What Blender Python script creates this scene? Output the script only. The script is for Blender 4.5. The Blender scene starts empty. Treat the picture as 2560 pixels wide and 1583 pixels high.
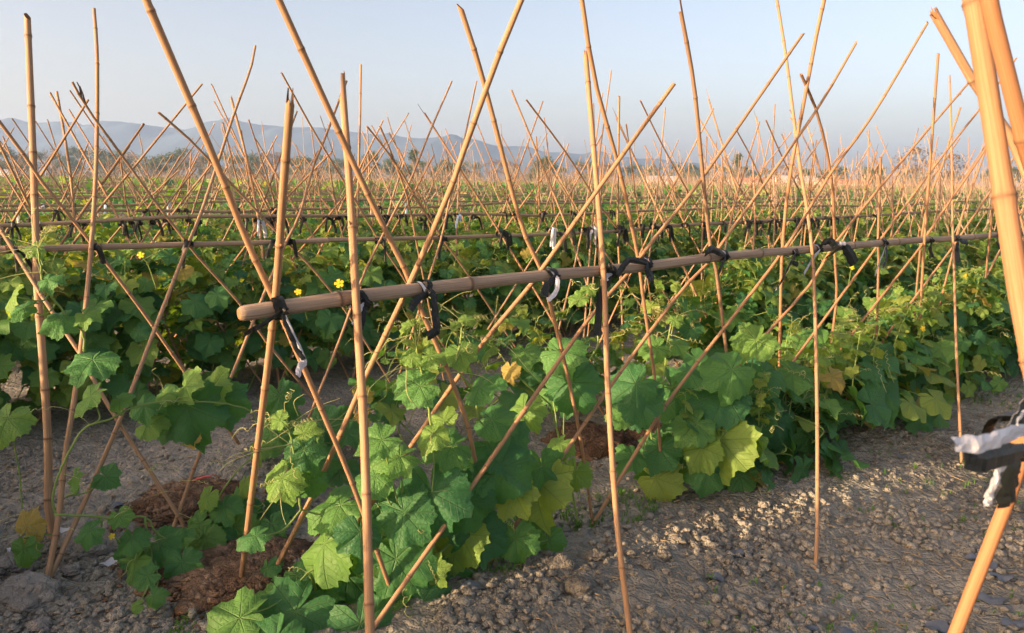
import bpy, math, random
import numpy as np
from mathutils import Vector

# ------------------------------------------------------------------ basics
SC = bpy.context.scene
COL = SC.collection
rng = np.random.default_rng(7)
random.seed(7)
F = 1900.0                       # focal length in photograph pixels
H = 1.5                          # eye height
PITCH = math.atan((791.5 - 450) / F)
ROLL = math.radians(0.756)
CAM = np.array([0.0, 0.0, H])
_f = np.array([0, math.cos(PITCH), -math.sin(PITCH)])
_r0 = np.array([1.0, 0, 0]); _u0 = np.cross(_r0, _f)
_r = _r0 * math.cos(ROLL) + _u0 * math.sin(ROLL)
_u = -_r0 * math.sin(ROLL) + _u0 * math.cos(ROLL)
ANG = math.radians(40)
D = np.array([math.cos(ANG), math.sin(ANG), 0.0])      # along the rows
N = np.array([-D[1], D[0], 0.0])                       # across the rows, away from the viewer
UP = np.array([0, 0, 1.0])
ZR = 1.17                                              # rail height
ROWS = [0.34] + [1.95 + 1.85 * i for i in range(40)]   # ROWS[1] is the front full row


def ray(px, py):
    return _f + _r * (px - 1280) / F - _u * (py - 791.5) / F


def on_ground(px, py, z=0.0):
    v = ray(px, py)
    return CAM + (z - H) / v[2] * v


def on_plane(px, py, n0, slope=0.0):
    """point of the view ray on the plane  n = n0 + slope * z"""
    v = ray(px, py)
    t = (n0 + slope * H) / (v @ N - slope * v[2])
    return CAM + t * v


def AN(a, n, z=0.0):
    return a * D + n * N + np.array([0, 0, z])


def depth(p):
    return float((np.asarray(p) - CAM) @ _f)


def unit(v):
    v = np.asarray(v, float)
    return v / (np.linalg.norm(v) + 1e-12)


# ------------------------------------------------------------------ numpy noise
def _hash(ix, iy, iz, seed):
    h = (ix.astype(np.int64) * 374761393 + iy.astype(np.int64) * 668265263 + iz.astype(np.int64) * 2147483647 + seed * 1274126177) & 0xFFFFFFFF
    h = ((h ^ (h >> 13)) * 1274126177) & 0xFFFFFFFF
    h = ((h ^ (h >> 16)) * 2246822519) & 0xFFFFFFFF
    return ((h ^ (h >> 15)) & 0xFFFFFF) / float(0xFFFFFF)


def vnoise(x, y, z=None, seed=0):
    x = np.asarray(x, float); y = np.asarray(y, float)
    z = np.zeros_like(x) if z is None else np.asarray(z, float)
    ix, iy, iz = np.floor(x), np.floor(y), np.floor(z)
    fx, fy, fz = x - ix, y - iy, z - iz
    fx = fx * fx * (3 - 2 * fx); fy = fy * fy * (3 - 2 * fy); fz = fz * fz * (3 - 2 * fz)
    o = 0
    for dx in (0, 1):
        for dy in (0, 1):
            for dz in (0, 1):
                w = (fx if dx else 1 - fx) * (fy if dy else 1 - fy) * (fz if dz else 1 - fz)
                o = o + w * _hash(ix + dx, iy + dy, iz + dz, seed)
    return o * 2 - 1


def fbm(x, y, z=None, seed=0, oct=4):
    o = 0; a = 1.0; s = 1.0; t = 0
    for k in range(oct):
        o = o + a * vnoise(np.asarray(x) * s, np.asarray(y) * s, None if z is None else np.asarray(z) * s, seed + k)
        t += a; a *= 0.5; s *= 2.03
    return o / t


def worley(x, y, seed=0):
    ix, iy = np.floor(x), np.floor(y)
    best = np.full(x.shape, 9.0); rid = np.zeros(x.shape)
    for dx in (-1, 0, 1):
        for dy in (-1, 0, 1):
            cx, cy = ix + dx, iy + dy
            z0 = np.zeros_like(cx)
            px = cx + _hash(cx, cy, z0, seed); py = cy + _hash(cx, cy, z0, seed + 11)
            d = np.hypot(x - px, y - py)
            m = d < best
            best = np.where(m, d, best); rid = np.where(m, _hash(cx, cy, z0, seed + 23), rid)
    return best, rid


def ridge(n):
    """raised beds under the rows"""
    k = np.round((n - 1.95) / 1.85)
    c = np.where(k < 0, 0.34, 1.95 + 1.85 * k)
    return 0.085 * np.exp(-((n - c) / 0.40) ** 2)


def ground_z(x, y, fine=True):
    x = np.asarray(x, float); y = np.asarray(y, float)
    n = x * N[0] + y * N[1]
    dist = np.hypot(x, y)
    fade = np.clip(1.4 - dist / 14.0, 0, 1)
    z = (ridge(n) - 0.035) * fade + 0.03 * fbm(x * 1.3, y * 1.3, seed=3, oct=3) * fade
    if fine:
        near = np.clip(1.5 - dist / 6.5, 0, 1)
        rough = np.clip(0.62 + 0.9 * fbm(x * 0.9, y * 0.9, seed=9, oct=2), 0.15, 1.2)
        d1, r1 = worley(x / 0.085, y / 0.085, 5)
        d2, r2 = worley(x / 0.04, y / 0.04, 6)
        z = z + near * rough * (0.034 * np.clip(0.75 - d1 * 1.3, 0, 1) * r1 ** 1.5 + 0.022 * np.clip(0.85 - d2 * 1.2, 0, 1) * (0.3 + r2))
        z = z + near * 0.012 * fbm(x * 14, y * 14, seed=12, oct=3)
    return z


def axis_coords(lo, hi, step, far, ratio):
    c = list(np.arange(lo, hi, step)); s = step
    while c[-1] < far: s *= ratio; c.append(c[-1] + s)
    s = step; pre = []
    x = lo
    while x > -far: s *= ratio; x -= s; pre.append(x)
    return np.array(pre[::-1] + c)


gx = axis_coords(-2.6, 3.4, .015, 2000, 1.11); gy = axis_coords(1.6, 5.6, .015, 2000, 1.11)
GX, GY = gx, gy
X, Y = np.meshgrid(gx, gy, indexing='xy')
Z = ground_z(X, Y)
nx, ny = len(gx), len(gy)
GZ = Z


def gz1(x, y):
    """ground height at one point, read from the ground sheet"""
    i = min(max(int(np.searchsorted(gx, x)) - 1, 0), len(gx) - 2); j = min(max(int(np.searchsorted(gy, y)) - 1, 0), len(gy) - 2)
    u = (x - gx[i]) / (gx[i + 1] - gx[i]); v = (y - gy[j]) / (gy[j + 1] - gy[j])
    return float((GZ[j, i] * (1 - u) + GZ[j, i + 1] * u) * (1 - v) + (GZ[j + 1, i] * (1 - u) + GZ[j + 1, i + 1] * u) * v)


# ------------------------------------------------------------------ mesh building
class MB:
    """collects vertices, faces and two point attributes, builds ONE mesh"""

    def __init__(self):
        self.v = []; self.q = []; self.t = []; self.a = []; self.mq = []; self.mt = []; self.n = 0

    def add(self, V, quads=None, tris=None, attr=None, mat=0):
        V = np.asarray(V, float).reshape(-1, 3)
        self.v.append(V)
        self.a.append(np.zeros((len(V), 3)) if attr is None else np.asarray(attr, float).reshape(-1, 3))
        if quads is not None and len(quads):
            quads = np.asarray(quads, int); self.q.append(quads + self.n); self.mq.append(np.full(len(quads), mat))
        if tris is not None and len(tris):
            tris = np.asarray(tris, int); self.t.append(tris + self.n); self.mt.append(np.full(len(tris), mat))
        self.n += len(V)

    def mesh(self, name, mats, smooth=True, origin=None):
        V = np.concatenate(self.v) if self.v else np.zeros((0, 3))
        if origin is not None:
            V = V - np.asarray(origin)
        A = np.concatenate(self.a)
        Q = np.concatenate(self.q) if self.q else np.zeros((0, 4), int)
        T = np.concatenate(self.t) if self.t else np.zeros((0, 3), int)
        mi = np.concatenate(self.mq + self.mt) if (self.mq or self.mt) else np.zeros(0, int)
        me = bpy.data.meshes.new(name)
        me.vertices.add(len(V)); me.vertices.foreach_set('co', V.astype(np.float32).ravel())
        nl = len(Q) * 4 + len(T) * 3
        me.loops.add(nl); me.loops.foreach_set('vertex_index', np.concatenate([Q.ravel(), T.ravel()]).astype(np.int32))
        me.polygons.add(len(Q) + len(T))
        st = np.concatenate([np.arange(len(Q)) * 4, len(Q) * 4 + np.arange(len(T)) * 3]).astype(np.int32)
        me.polygons.foreach_set('loop_start', st)
        for m in mats:
            me.materials.append(m)
        me.polygons.foreach_set('material_index', mi.astype(np.int32))
        me.polygons.foreach_set('use_smooth', np.full(len(Q) + len(T), smooth))
        at = me.attributes.new('info', 'FLOAT_VECTOR', 'POINT')
        at.data.foreach_set('vector', A.astype(np.float32).ravel())
        me.update(calc_edges=True); me.validate()
        return me


def link(name, me, parent=None, loc=None, color=None):
    o = bpy.data.objects.new(name, me)
    COL.objects.link(o)
    if parent is not None:
        o.parent = parent
    if loc is not None:
        o.location = [float(c) for c in loc]
    if color is not None:
        o.color = color
    return o


def tag(o, label=None, cat=None, group=None, kind=None):
    if label: o['label'] = label
    if cat: o['category'] = cat
    if group: o['group'] = group
    if kind: o['kind'] = kind
    return o


def empty(name, loc):
    o = bpy.data.objects.new(name, None); COL.objects.link(o)
    o.location = [float(c) for c in loc]; o.empty_display_size = 0.05
    return o


def frames(P):
    """parallel transported frame along a polyline"""
    P = np.asarray(P, float)
    T = np.gradient(P, axis=0); T /= np.linalg.norm(T, axis=1)[:, None] + 1e-12
    X = np.zeros_like(P)
    ref = np.array([0, 0, 1.0]) if abs(T[0][2]) < 0.9 else np.array([1.0, 0, 0])
    x = unit(np.cross(T[0], ref))
    for i in range(len(P)):
        x = unit(x - (x @ T[i]) * T[i]); X[i] = x
    return T, X, np.cross(T, X)


def tube(mb, P, R, sides=6, attr=None, mat=0, cap=True):
    P = np.asarray(P, float); R = np.broadcast_to(np.asarray(R, float), (len(P),))
    T, X, Y = frames(P)
    th = np.arange(sides) * 2 * math.pi / sides
    V = P[:, None, :] + R[:, None, None] * (np.cos(th)[None, :, None] * X[:, None, :] + np.sin(th)[None, :, None] * Y[:, None, :])
    n = len(P)
    i = np.arange(n - 1)[:, None] * sides; j = np.arange(sides)[None, :]; j2 = (j + 1) % sides
    Q = np.stack([i + j, i + j2, i + sides + j2, i + sides + j], -1).reshape(-1, 4)
    A = np.zeros((n, sides, 3))
    if attr is not None:
        A[:] = np.asarray(attr).reshape(-1, 1, 3) if np.ndim(attr) > 1 else np.asarray(attr)
    V = V.reshape(-1, 3); A = A.reshape(-1, 3)
    tr = None
    if cap:
        V = np.vstack([V, P[0], P[-1]]); A = np.vstack([A, A[:1], A[-1:]])
        c0, c1 = n * sides, n * sides + 1
        tr = [[c0, (k + 1) % sides, k] for k in range(sides)] + [[c1, (n - 1) * sides + k, (n - 1) * sides + (k + 1) % sides] for k in range(sides)]
    mb.add(V, Q, tr, A, mat)


def catmull(P, m=10):
    P = np.asarray(P, float)
    if len(P) == 2:
        t = np.linspace(0, 1, m + 1)[:, None]
        return P[0] * (1 - t) + P[1] * t
    E = np.vstack([2 * P[0] - P[1], P, 2 * P[-1] - P[-2]])
    out = []
    for k in range(1, len(E) - 2):
        p0, p1, p2, p3 = E[k - 1:k + 3]
        for t in np.linspace(0, 1, m, endpoint=False):
            out.append(0.5 * ((2 * p1) + (-p0 + p2) * t + (2 * p0 - 5 * p1 + 4 * p2 - p3) * t * t + (-p0 + 3 * p1 - 3 * p2 + p3) * t ** 3))
    out.append(P[-1])
    return np.array(out)


def resample(P, S):
    seg = np.linalg.norm(np.diff(P, axis=0), axis=1); c = np.concatenate([[0], np.cumsum(seg)])
    return np.stack([np.interp(S, c, P[:, k]) for k in range(3)], -1), c[-1]


# ------------------------------------------------------------------ materials
class NT:
    def __init__(self, name):
        self.m = bpy.data.materials.new(name); self.m.use_nodes = True
        self.t = self.m.node_tree; self.t.nodes.clear()
        self.out = self.t.nodes.new('ShaderNodeOutputMaterial')

    def n(self, typ, **kw):
        nd = self.t.nodes.new(typ)
        for k, v in kw.items():
            if k.startswith('i_'):
                key = k[2:]
                nd.inputs[int(key) if key.isdigit() else key.replace('_', ' ')].default_value = v
            else:
                setattr(nd, k, v)
        return nd

    def l(self, a, b):
        self.t.links.new(a, b)

    def math(self, op, a, b=None, c=None, clamp=False):
        nd = self.t.nodes.new('ShaderNodeMath'); nd.operation = op; nd.use_clamp = clamp
        for k, x in enumerate((a, b, c)):
            if x is None: continue
            if isinstance(x, (int, float)): nd.inputs[k].default_value = x
            else: self.l(x, nd.inputs[k])
        return nd.outputs[0]

    def mix(self, fac, a, b, typ='MIX'):
        nd = self.t.nodes.new('ShaderNodeMix'); nd.data_type = 'RGBA'; nd.blend_type = typ
        for s, x in ((0, fac), (6, a), (7, b)):
            if isinstance(x, (int, float)): nd.inputs[s].default_value = x
            elif isinstance(x, tuple): nd.inputs[s].default_value = (*x, 1) if len(x) == 3 else x
            else: self.l(x, nd.inputs[s])
        return nd.outputs[2]

    def noise(self, vec, scale, detail=4, rough=0.55):
        nd = self.n('ShaderNodeTexNoise'); nd.inputs['Scale'].default_value = scale
        nd.inputs['Detail'].default_value = detail; nd.inputs['Roughness'].default_value = rough
        if vec is not None: self.l(vec, nd.inputs['Vector'])
        return nd.outputs['Fac']

    def ramp(self, fac, stops):
        nd = self.n('ShaderNodeValToRGB'); cr = nd.color_ramp
        while len(cr.elements) > 1: cr.elements.remove(cr.elements[-1])
        cr.elements[0].position = stops[0][0]; cr.elements[0].color = (*stops[0][1], 1)
        for p, c in stops[1:]:
            e = cr.elements.new(p); e.color = (*c, 1)
        self.l(fac, nd.inputs[0]); return nd.outputs[0]

    def bump(self, h, strength, dist):
        nd = self.n('ShaderNodeBump'); nd.inputs['Strength'].default_value = strength; nd.inputs['Distance'].default_value = dist
        self.l(h, nd.inputs['Height']); return nd.outputs[0]

    def principled(self, col, rough=0.6, normal=None, spec=0.3):
        nd = self.n('ShaderNodeBsdfPrincipled')
        if isinstance(col, tuple): nd.inputs['Base Color'].default_value = (*col, 1)
        else: self.l(col, nd.inputs['Base Color'])
        if isinstance(rough, (int, float)): nd.inputs['Roughness'].default_value = rough
        else: self.l(rough, nd.inputs['Roughness'])
        nd.inputs['Specular IOR Level'].default_value = spec
        if normal is not None: self.l(normal, nd.inputs['Normal'])
        return nd.outputs[0]

    def done(self, sh):
        self.l(sh, self.out.inputs['Surface']); return self.m


def mat_bamboo():
    k = NT('bamboo')
    at = k.n('ShaderNodeAttribute', attribute_name='info')
    sp = k.n('ShaderNodeSeparateXYZ'); k.l(at.outputs['Vector'], sp.inputs[0])
    s, ang, node = sp.outputs
    oi = k.n('ShaderNodeObjectInfo')
    oc = k.n('ShaderNodeSeparateColor'); k.l(oi.outputs['Color'], oc.inputs[0])
    dark, grey, red = oc.outputs[0], oc.outputs[1], oc.outputs[2]
    cb = k.n('ShaderNodeCombineXYZ')
    k.l(k.math('MULTIPLY', s, 1.6), cb.inputs[2])
    k.l(k.math('MULTIPLY', k.math('COSINE', ang), 1.7), cb.inputs[0]); k.l(k.math('ADD', k.math('MULTIPLY', k.math('SINE', ang), 1.7), k.math('MULTIPLY', oi.outputs['Random'], 40)), cb.inputs[1])
    streak = k.noise(cb.outputs[0], 3.2, 5, 0.6)
    cb2 = k.n('ShaderNodeCombineXYZ')
    k.l(k.math('MULTIPLY', s, 9), cb2.inputs[2]); k.l(k.math('COSINE', ang), cb2.inputs[0]); k.l(k.math('ADD', k.math('SINE', ang), k.math('MULTIPLY', oi.outputs['Random'], 17)), cb2.inputs[1])
    blot = k.noise(cb2.outputs[0], 1.3, 5, 0.65)
    c = k.ramp(streak, [(0.25, (0.21, 0.118, 0.060)), (0.5, (0.33, 0.205, 0.112)), (0.75, (0.44, 0.300, 0.175))])
    c = k.mix(k.math('MULTIPLY', k.ramp(blot, [(0.52, (0, 0, 0)), (0.72, (1, 1, 1))]), 0.55), c, (0.30, 0.14, 0.055))
    c = k.mix(k.math('MULTIPLY', red, 0.38), c, (0.31, 0.125, 0.045))
    gr = k.ramp(streak, [(0.3, (0.17, 0.122, 0.085)), (0.55, (0.36, 0.28, 0.205)), (0.75, (0.52, 0.43, 0.33))])
    c = k.mix(grey, c, gr)
    c = k.mix(k.math('MULTIPLY', node, 0.85), c, (0.13, 0.075, 0.04))
    c = k.mix(k.math('MULTIPLY', dark, 0.8), c, k.mix(streak, (0.06, 0.04, 0.028), (0.16, 0.10, 0.06)))
    b = k.bump(k.math('ADD', streak, k.math('MULTIPLY', blot, 0.5)), 0.35, 0.0015)
    return k.done(k.principled(c, k.math('ADD', 0.52, k.math('MULTIPLY', blot, 0.25)), b, 0.22))


def mat_leaf(far=False):
    k = NT('vine_leaf_far' if far else 'vine_leaf')
    at = k.n('ShaderNodeAttribute', attribute_name='info')
    sp = k.n('ShaderNodeSeparateXYZ'); k.l(at.outputs['Vector'], sp.inputs[0])
    x, y, tint = sp.outputs
    geo = k.n('ShaderNodeNewGeometry')
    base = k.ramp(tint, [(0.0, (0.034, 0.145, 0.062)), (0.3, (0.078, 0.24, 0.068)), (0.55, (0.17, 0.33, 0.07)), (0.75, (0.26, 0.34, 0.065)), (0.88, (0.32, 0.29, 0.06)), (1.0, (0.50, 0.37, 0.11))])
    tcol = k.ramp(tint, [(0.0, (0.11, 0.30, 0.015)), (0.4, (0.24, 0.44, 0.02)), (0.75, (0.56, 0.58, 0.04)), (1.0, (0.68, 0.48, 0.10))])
    nz = k.noise(geo.outputs['Position'], 9.0 if not far else 1.5, 3)
    base = k.mix(k.math('MULTIPLY', nz, 0.5), base, k.mix(1.0, base, (0.60, 0.68, 0.80), 'MULTIPLY'))
    if far:
        p = k.principled(base, 0.55, None, 0.25)
        tr = k.n('ShaderNodeBsdfTranslucent'); k.l(tcol, tr.inputs[0])
        ms = k.n('ShaderNodeMixShader'); ms.inputs[0].default_value = 0.42
        k.l(p, ms.inputs[1]); k.l(tr.outputs[0], ms.inputs[2])
        return k.done(ms.outputs[0])
    r = k.math('SQRT', k.math('ADD', k.math('MULTIPLY', x, x), k.math('MULTIPLY', y, y)))
    th = k.math('DIVIDE', k.math('ARCTAN2', x, y), math.radians(50))
    dl = k.math('MULTIPLY', k.math('SUBTRACT', th, k.math('ROUND', th)), math.radians(50))
    perp = k.math('MULTIPLY', r, k.math('ABSOLUTE', k.math('SINE', dl)))
    along = k.math('MULTIPLY', r, k.math('COSINE', dl))
    wid = k.math('MAXIMUM', k.math('SUBTRACT', 0.024, k.math('MULTIPLY', along, 0.016)), 0.006)
    v1 = k.math('SUBTRACT', 1.0, k.math('DIVIDE', perp, wid), clamp=True)
    s = k.math('MULTIPLY', k.math('SUBTRACT', along, k.math('MULTIPLY', perp, 0.85)), 6.3)
    fr = k.math('ABSOLUTE', k.math('SUBTRACT', k.math('FRACT', s), 0.5))           # 0 on the vein
    v2 = k.math('MULTIPLY', k.math('SUBTRACT', 1.0, k.math('DIVIDE', fr, 0.075), clamp=True), 0.6)
    vein = k.math('MAXIMUM', v1, v2)
    base = k.mix(k.math('MULTIPLY', vein, 0.42), base, k.mix(0.5, base, (0.24, 0.30, 0.12)))
    cb = k.n('ShaderNodeCombineXYZ'); k.l(x, cb.inputs[0]); k.l(y, cb.inputs[1]); k.l(tint, cb.inputs[2])
    vo = k.n('ShaderNodeTexVoronoi'); vo.inputs['Scale'].default_value = 13.0; k.l(cb.outputs[0], vo.inputs['Vector'])
    edge = k.noise(cb.outputs[0], 3.0, 4)
    # browning and yellow freckles of old leaves
    spot = k.ramp(k.math('MULTIPLY', edge, k.math('ADD', k.math('MULTIPLY', r, 0.35), 0.72)), [(0.60, (0, 0, 0)), (0.72, (1, 1, 1))])
    base = k.mix(k.math('MULTIPLY', spot, k.math('MULTIPLY', tint, 0.75)), base, (0.30, 0.23, 0.06))
    fl = k.noise(geo.outputs['Position'], 420.0, 1)
    base = k.mix(k.math('MULTIPLY', k.ramp(fl, [(0.66, (0, 0, 0)), (0.72, (1, 1, 1))]), 0.22), base, (0.30, 0.33, 0.20))
    hgt = k.math('SUBTRACT', k.math('MULTIPLY', vo.outputs['Distance'], -0.5), k.math('MULTIPLY', vein, 0.7))
    nrm = k.bump(hgt, 0.6, 0.007)
    p = k.principled(base, k.math('ADD', 0.42, k.math('MULTIPLY', nz, 0.25)), nrm, 0.32)
    tr = k.n('ShaderNodeBsdfTranslucent'); k.l(k.mix(k.math('MULTIPLY', vein, 0.5), tcol, (0.10, 0.14, 0.02)), tr.inputs[0])
    k.l(nrm, tr.inputs['Normal'])
    ms = k.n('ShaderNodeMixShader'); ms.inputs[0].default_value = 0.42
    k.l(p, ms.inputs[1]); k.l(tr.outputs[0], ms.inputs[2])
    return k.done(ms.outputs[0])


def mat_soil(name, cols, bscale, bstr, fine_scale=90, each=False):
    k = NT(name)
    geo = k.n('ShaderNodeNewGeometry'); pos = geo.outputs['Position']
    big = k.noise(pos, 0.9, 5); mid = k.noise(pos, 11, 5, 0.65)
    vo = k.n('ShaderNodeTexVoronoi'); vo.inputs['Scale'].default_value = bscale; k.l(pos, vo.inputs['Vector'])
    vo2 = k.n('ShaderNodeTexVoronoi'); vo2.inputs['Scale'].default_value = bscale * 2.7; k.l(pos, vo2.inputs['Vector'])
    vc_ = k.n('ShaderNodeTexVoronoi', feature='DISTANCE_TO_EDGE'); vc_.inputs['Scale'].default_value = bscale * .42; k.l(pos, vc_.inputs['Vector'])
    crack = k.math('MULTIPLY', vc_.outputs['Distance'], 9.0, clamp=True)
    fine = k.noise(pos, fine_scale, 5, 0.7)
    c = k.ramp(k.math('ADD', k.math('MULTIPLY', big, 0.55), k.math('MULTIPLY', mid, 0.45)), [(0.36, cols[0]), (0.5, cols[1]), (0.64, cols[2])])
    vc = k.n('ShaderNodeSeparateColor'); k.l(vo.outputs['Color'], vc.inputs[0])
    c = k.mix(k.math('MULTIPLY', vc.outputs[0], 0.35), c, k.mix(1.0, c, (0.62, 0.6, 0.58), 'MULTIPLY'))
    c = k.mix(k.math('MULTIPLY', fine, 0.4), c, k.mix(1.0, c, (1.25, 1.2, 1.12), 'MULTIPLY'))
    if each:
        at = k.n('ShaderNodeAttribute', attribute_name='info'); sp = k.n('ShaderNodeSeparateXYZ'); k.l(at.outputs['Vector'], sp.inputs[0])
        c = k.mix(1.0, c, k.ramp(sp.outputs[0], [(0, (.70, .68, .66)), (.5, (.92, .92, .92)), (1, (1.12, 1.1, 1.07))]), 'MULTIPLY')
    h = k.math('ADD', k.math('ADD', k.math('MULTIPLY', vo.outputs['Distance'], -1.0), k.math('MULTIPLY', vo2.outputs['Distance'], -0.45)), k.math('ADD', k.math('MULTIPLY', fine, 0.55), k.math('MULTIPLY', crack, 0.5)))
    return k.done(k.principled(c, 0.95, k.bump(h, bstr, 0.012), 0.12))


def mat_simple(name, col, rough=0.6, spec=0.3, var=None, vs=20.0, bump=0.0, bs=60.0, trans=0.0, tcol=None):
    k = NT(name)
    geo = k.n('ShaderNodeNewGeometry')
    c = k.mix(k.noise(geo.outputs['Position'], vs, 4), col, var if var else tuple(x * 0.75 for x in col))
    nr = k.bump(k.noise(geo.outputs['Position'], bs, 4), bump, 0.004) if bump else None
    p = k.principled(c, rough, nr, spec)
    if trans:
        tr = k.n('ShaderNodeBsdfTranslucent'); tr.inputs[0].default_value = (*(tcol or col), 1)
        ms = k.n('ShaderNodeMixShader'); ms.inputs[0].default_value = trans
        k.l(p, ms.inputs[1]); k.l(tr.outputs[0], ms.inputs[2]); p = ms.outputs[0]
    return k.done(p)


M_BAM = mat_bamboo()
M_HOL = mat_simple('bamboo_hollow', (0.16, 0.09, 0.045), 0.8, 0.1, (0.30, 0.17, 0.08), 80)
M_LEAF = mat_leaf(); M_LFAR = mat_leaf(True)
M_SOIL = mat_soil('soil', [(0.160, 0.155, 0.134), (0.25, 0.245, 0.212), (0.36, 0.352, 0.307)], 38, 1.0)
M_CLOD = mat_soil('clod_soil', [(0.200, 0.196, 0.168), (0.295, 0.287, 0.25), (0.41, 0.40, 0.347)], 70, 0.7, 190, True)
M_MANURE = mat_soil('compost', [(0.085, 0.052, 0.034), (0.19, 0.122, 0.080), (0.34, 0.245, 0.17)], 55, 0.9, 140, True)
M_STONE = mat_soil('grey_stone', [(0.17, 0.165, 0.15), (0.28, 0.27, 0.25), (0.40, 0.385, 0.36)], 55, 0.9, 170)
M_BLACK = mat_simple('black_film', (0.007, 0.010, 0.010), 0.45, 0.3, (0.022, 0.027, 0.024), 30, 0.3, 120, 0.12, (0.10, 0.10, 0.07))
M_SILVER = mat_simple('silver_film', (0.62, 0.64, 0.68), 0.35, 0.5, (0.45, 0.47, 0.52), 40, 0.3, 120, 0.1)
M_BLUE = mat_simple('blue_film', (0.32, 0.50, 0.72), 0.4, 0.5, (0.55, 0.65, 0.75), 40, 0.2, 120, 0.15)
M_STEM = mat_simple('vine_stem', (0.16, 0.27, 0.06), 0.5, 0.3, (0.27, 0.36, 0.11), 25, 0.2, 200, 0.15, (0.3, 0.4, 0.05))
M_TENDRIL = mat_simple('tendril', (0.34, 0.42, 0.14), 0.5, 0.3, (0.46, 0.44, 0.20), 25, 0, 60, 0.2)
M_FLOWER = mat_simple('petal', (0.80, 0.58, 0.02), 0.5, 0.3, (0.85, 0.68, 0.05), 60, 0.2, 200, 0.3, (0.9, 0.7, 0.05))
M_STRAW = mat_simple('straw', (0.42, 0.33, 0.20), 0.8, 0.2, (0.25, 0.18, 0.10), 40)
M_WEED = mat_simple('weed', (0.06, 0.16, 0.03), 0.5, 0.3, (0.10, 0.22, 0.04), 30, 0, 60, 0.3, (0.2, 0.35, 0.03))
M_SCRAP = mat_simple('scrap_film', (0.05, 0.065, 0.085), 0.38, 0.5, (0.16, 0.18, 0.21), 25, 0.5, 70)
M_BARK = mat_simple('bark', (0.10, 0.075, 0.055), 0.9, 0.1, (0.16, 0.12, 0.09), 3)
M_TREE = mat_simple('tree_leaves', (0.05, 0.085, 0.022), 0.6, 0.2, (0.085, 0.11, 0.03), 0.5, 0, 60, 0.25, (0.12, 0.16, 0.03))
M_TREED = mat_simple('dry_tree_leaves', (0.15, 0.105, 0.06), 0.7, 0.2, (0.20, 0.14, 0.08), 0.5, 0, 60, 0.2, (0.25, 0.16, 0.06))
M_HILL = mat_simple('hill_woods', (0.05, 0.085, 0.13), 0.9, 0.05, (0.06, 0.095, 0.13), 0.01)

# ------------------------------------------------------------------ bamboo
GRP_NEAR = 'bamboo poles tied to the front rail'


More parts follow.
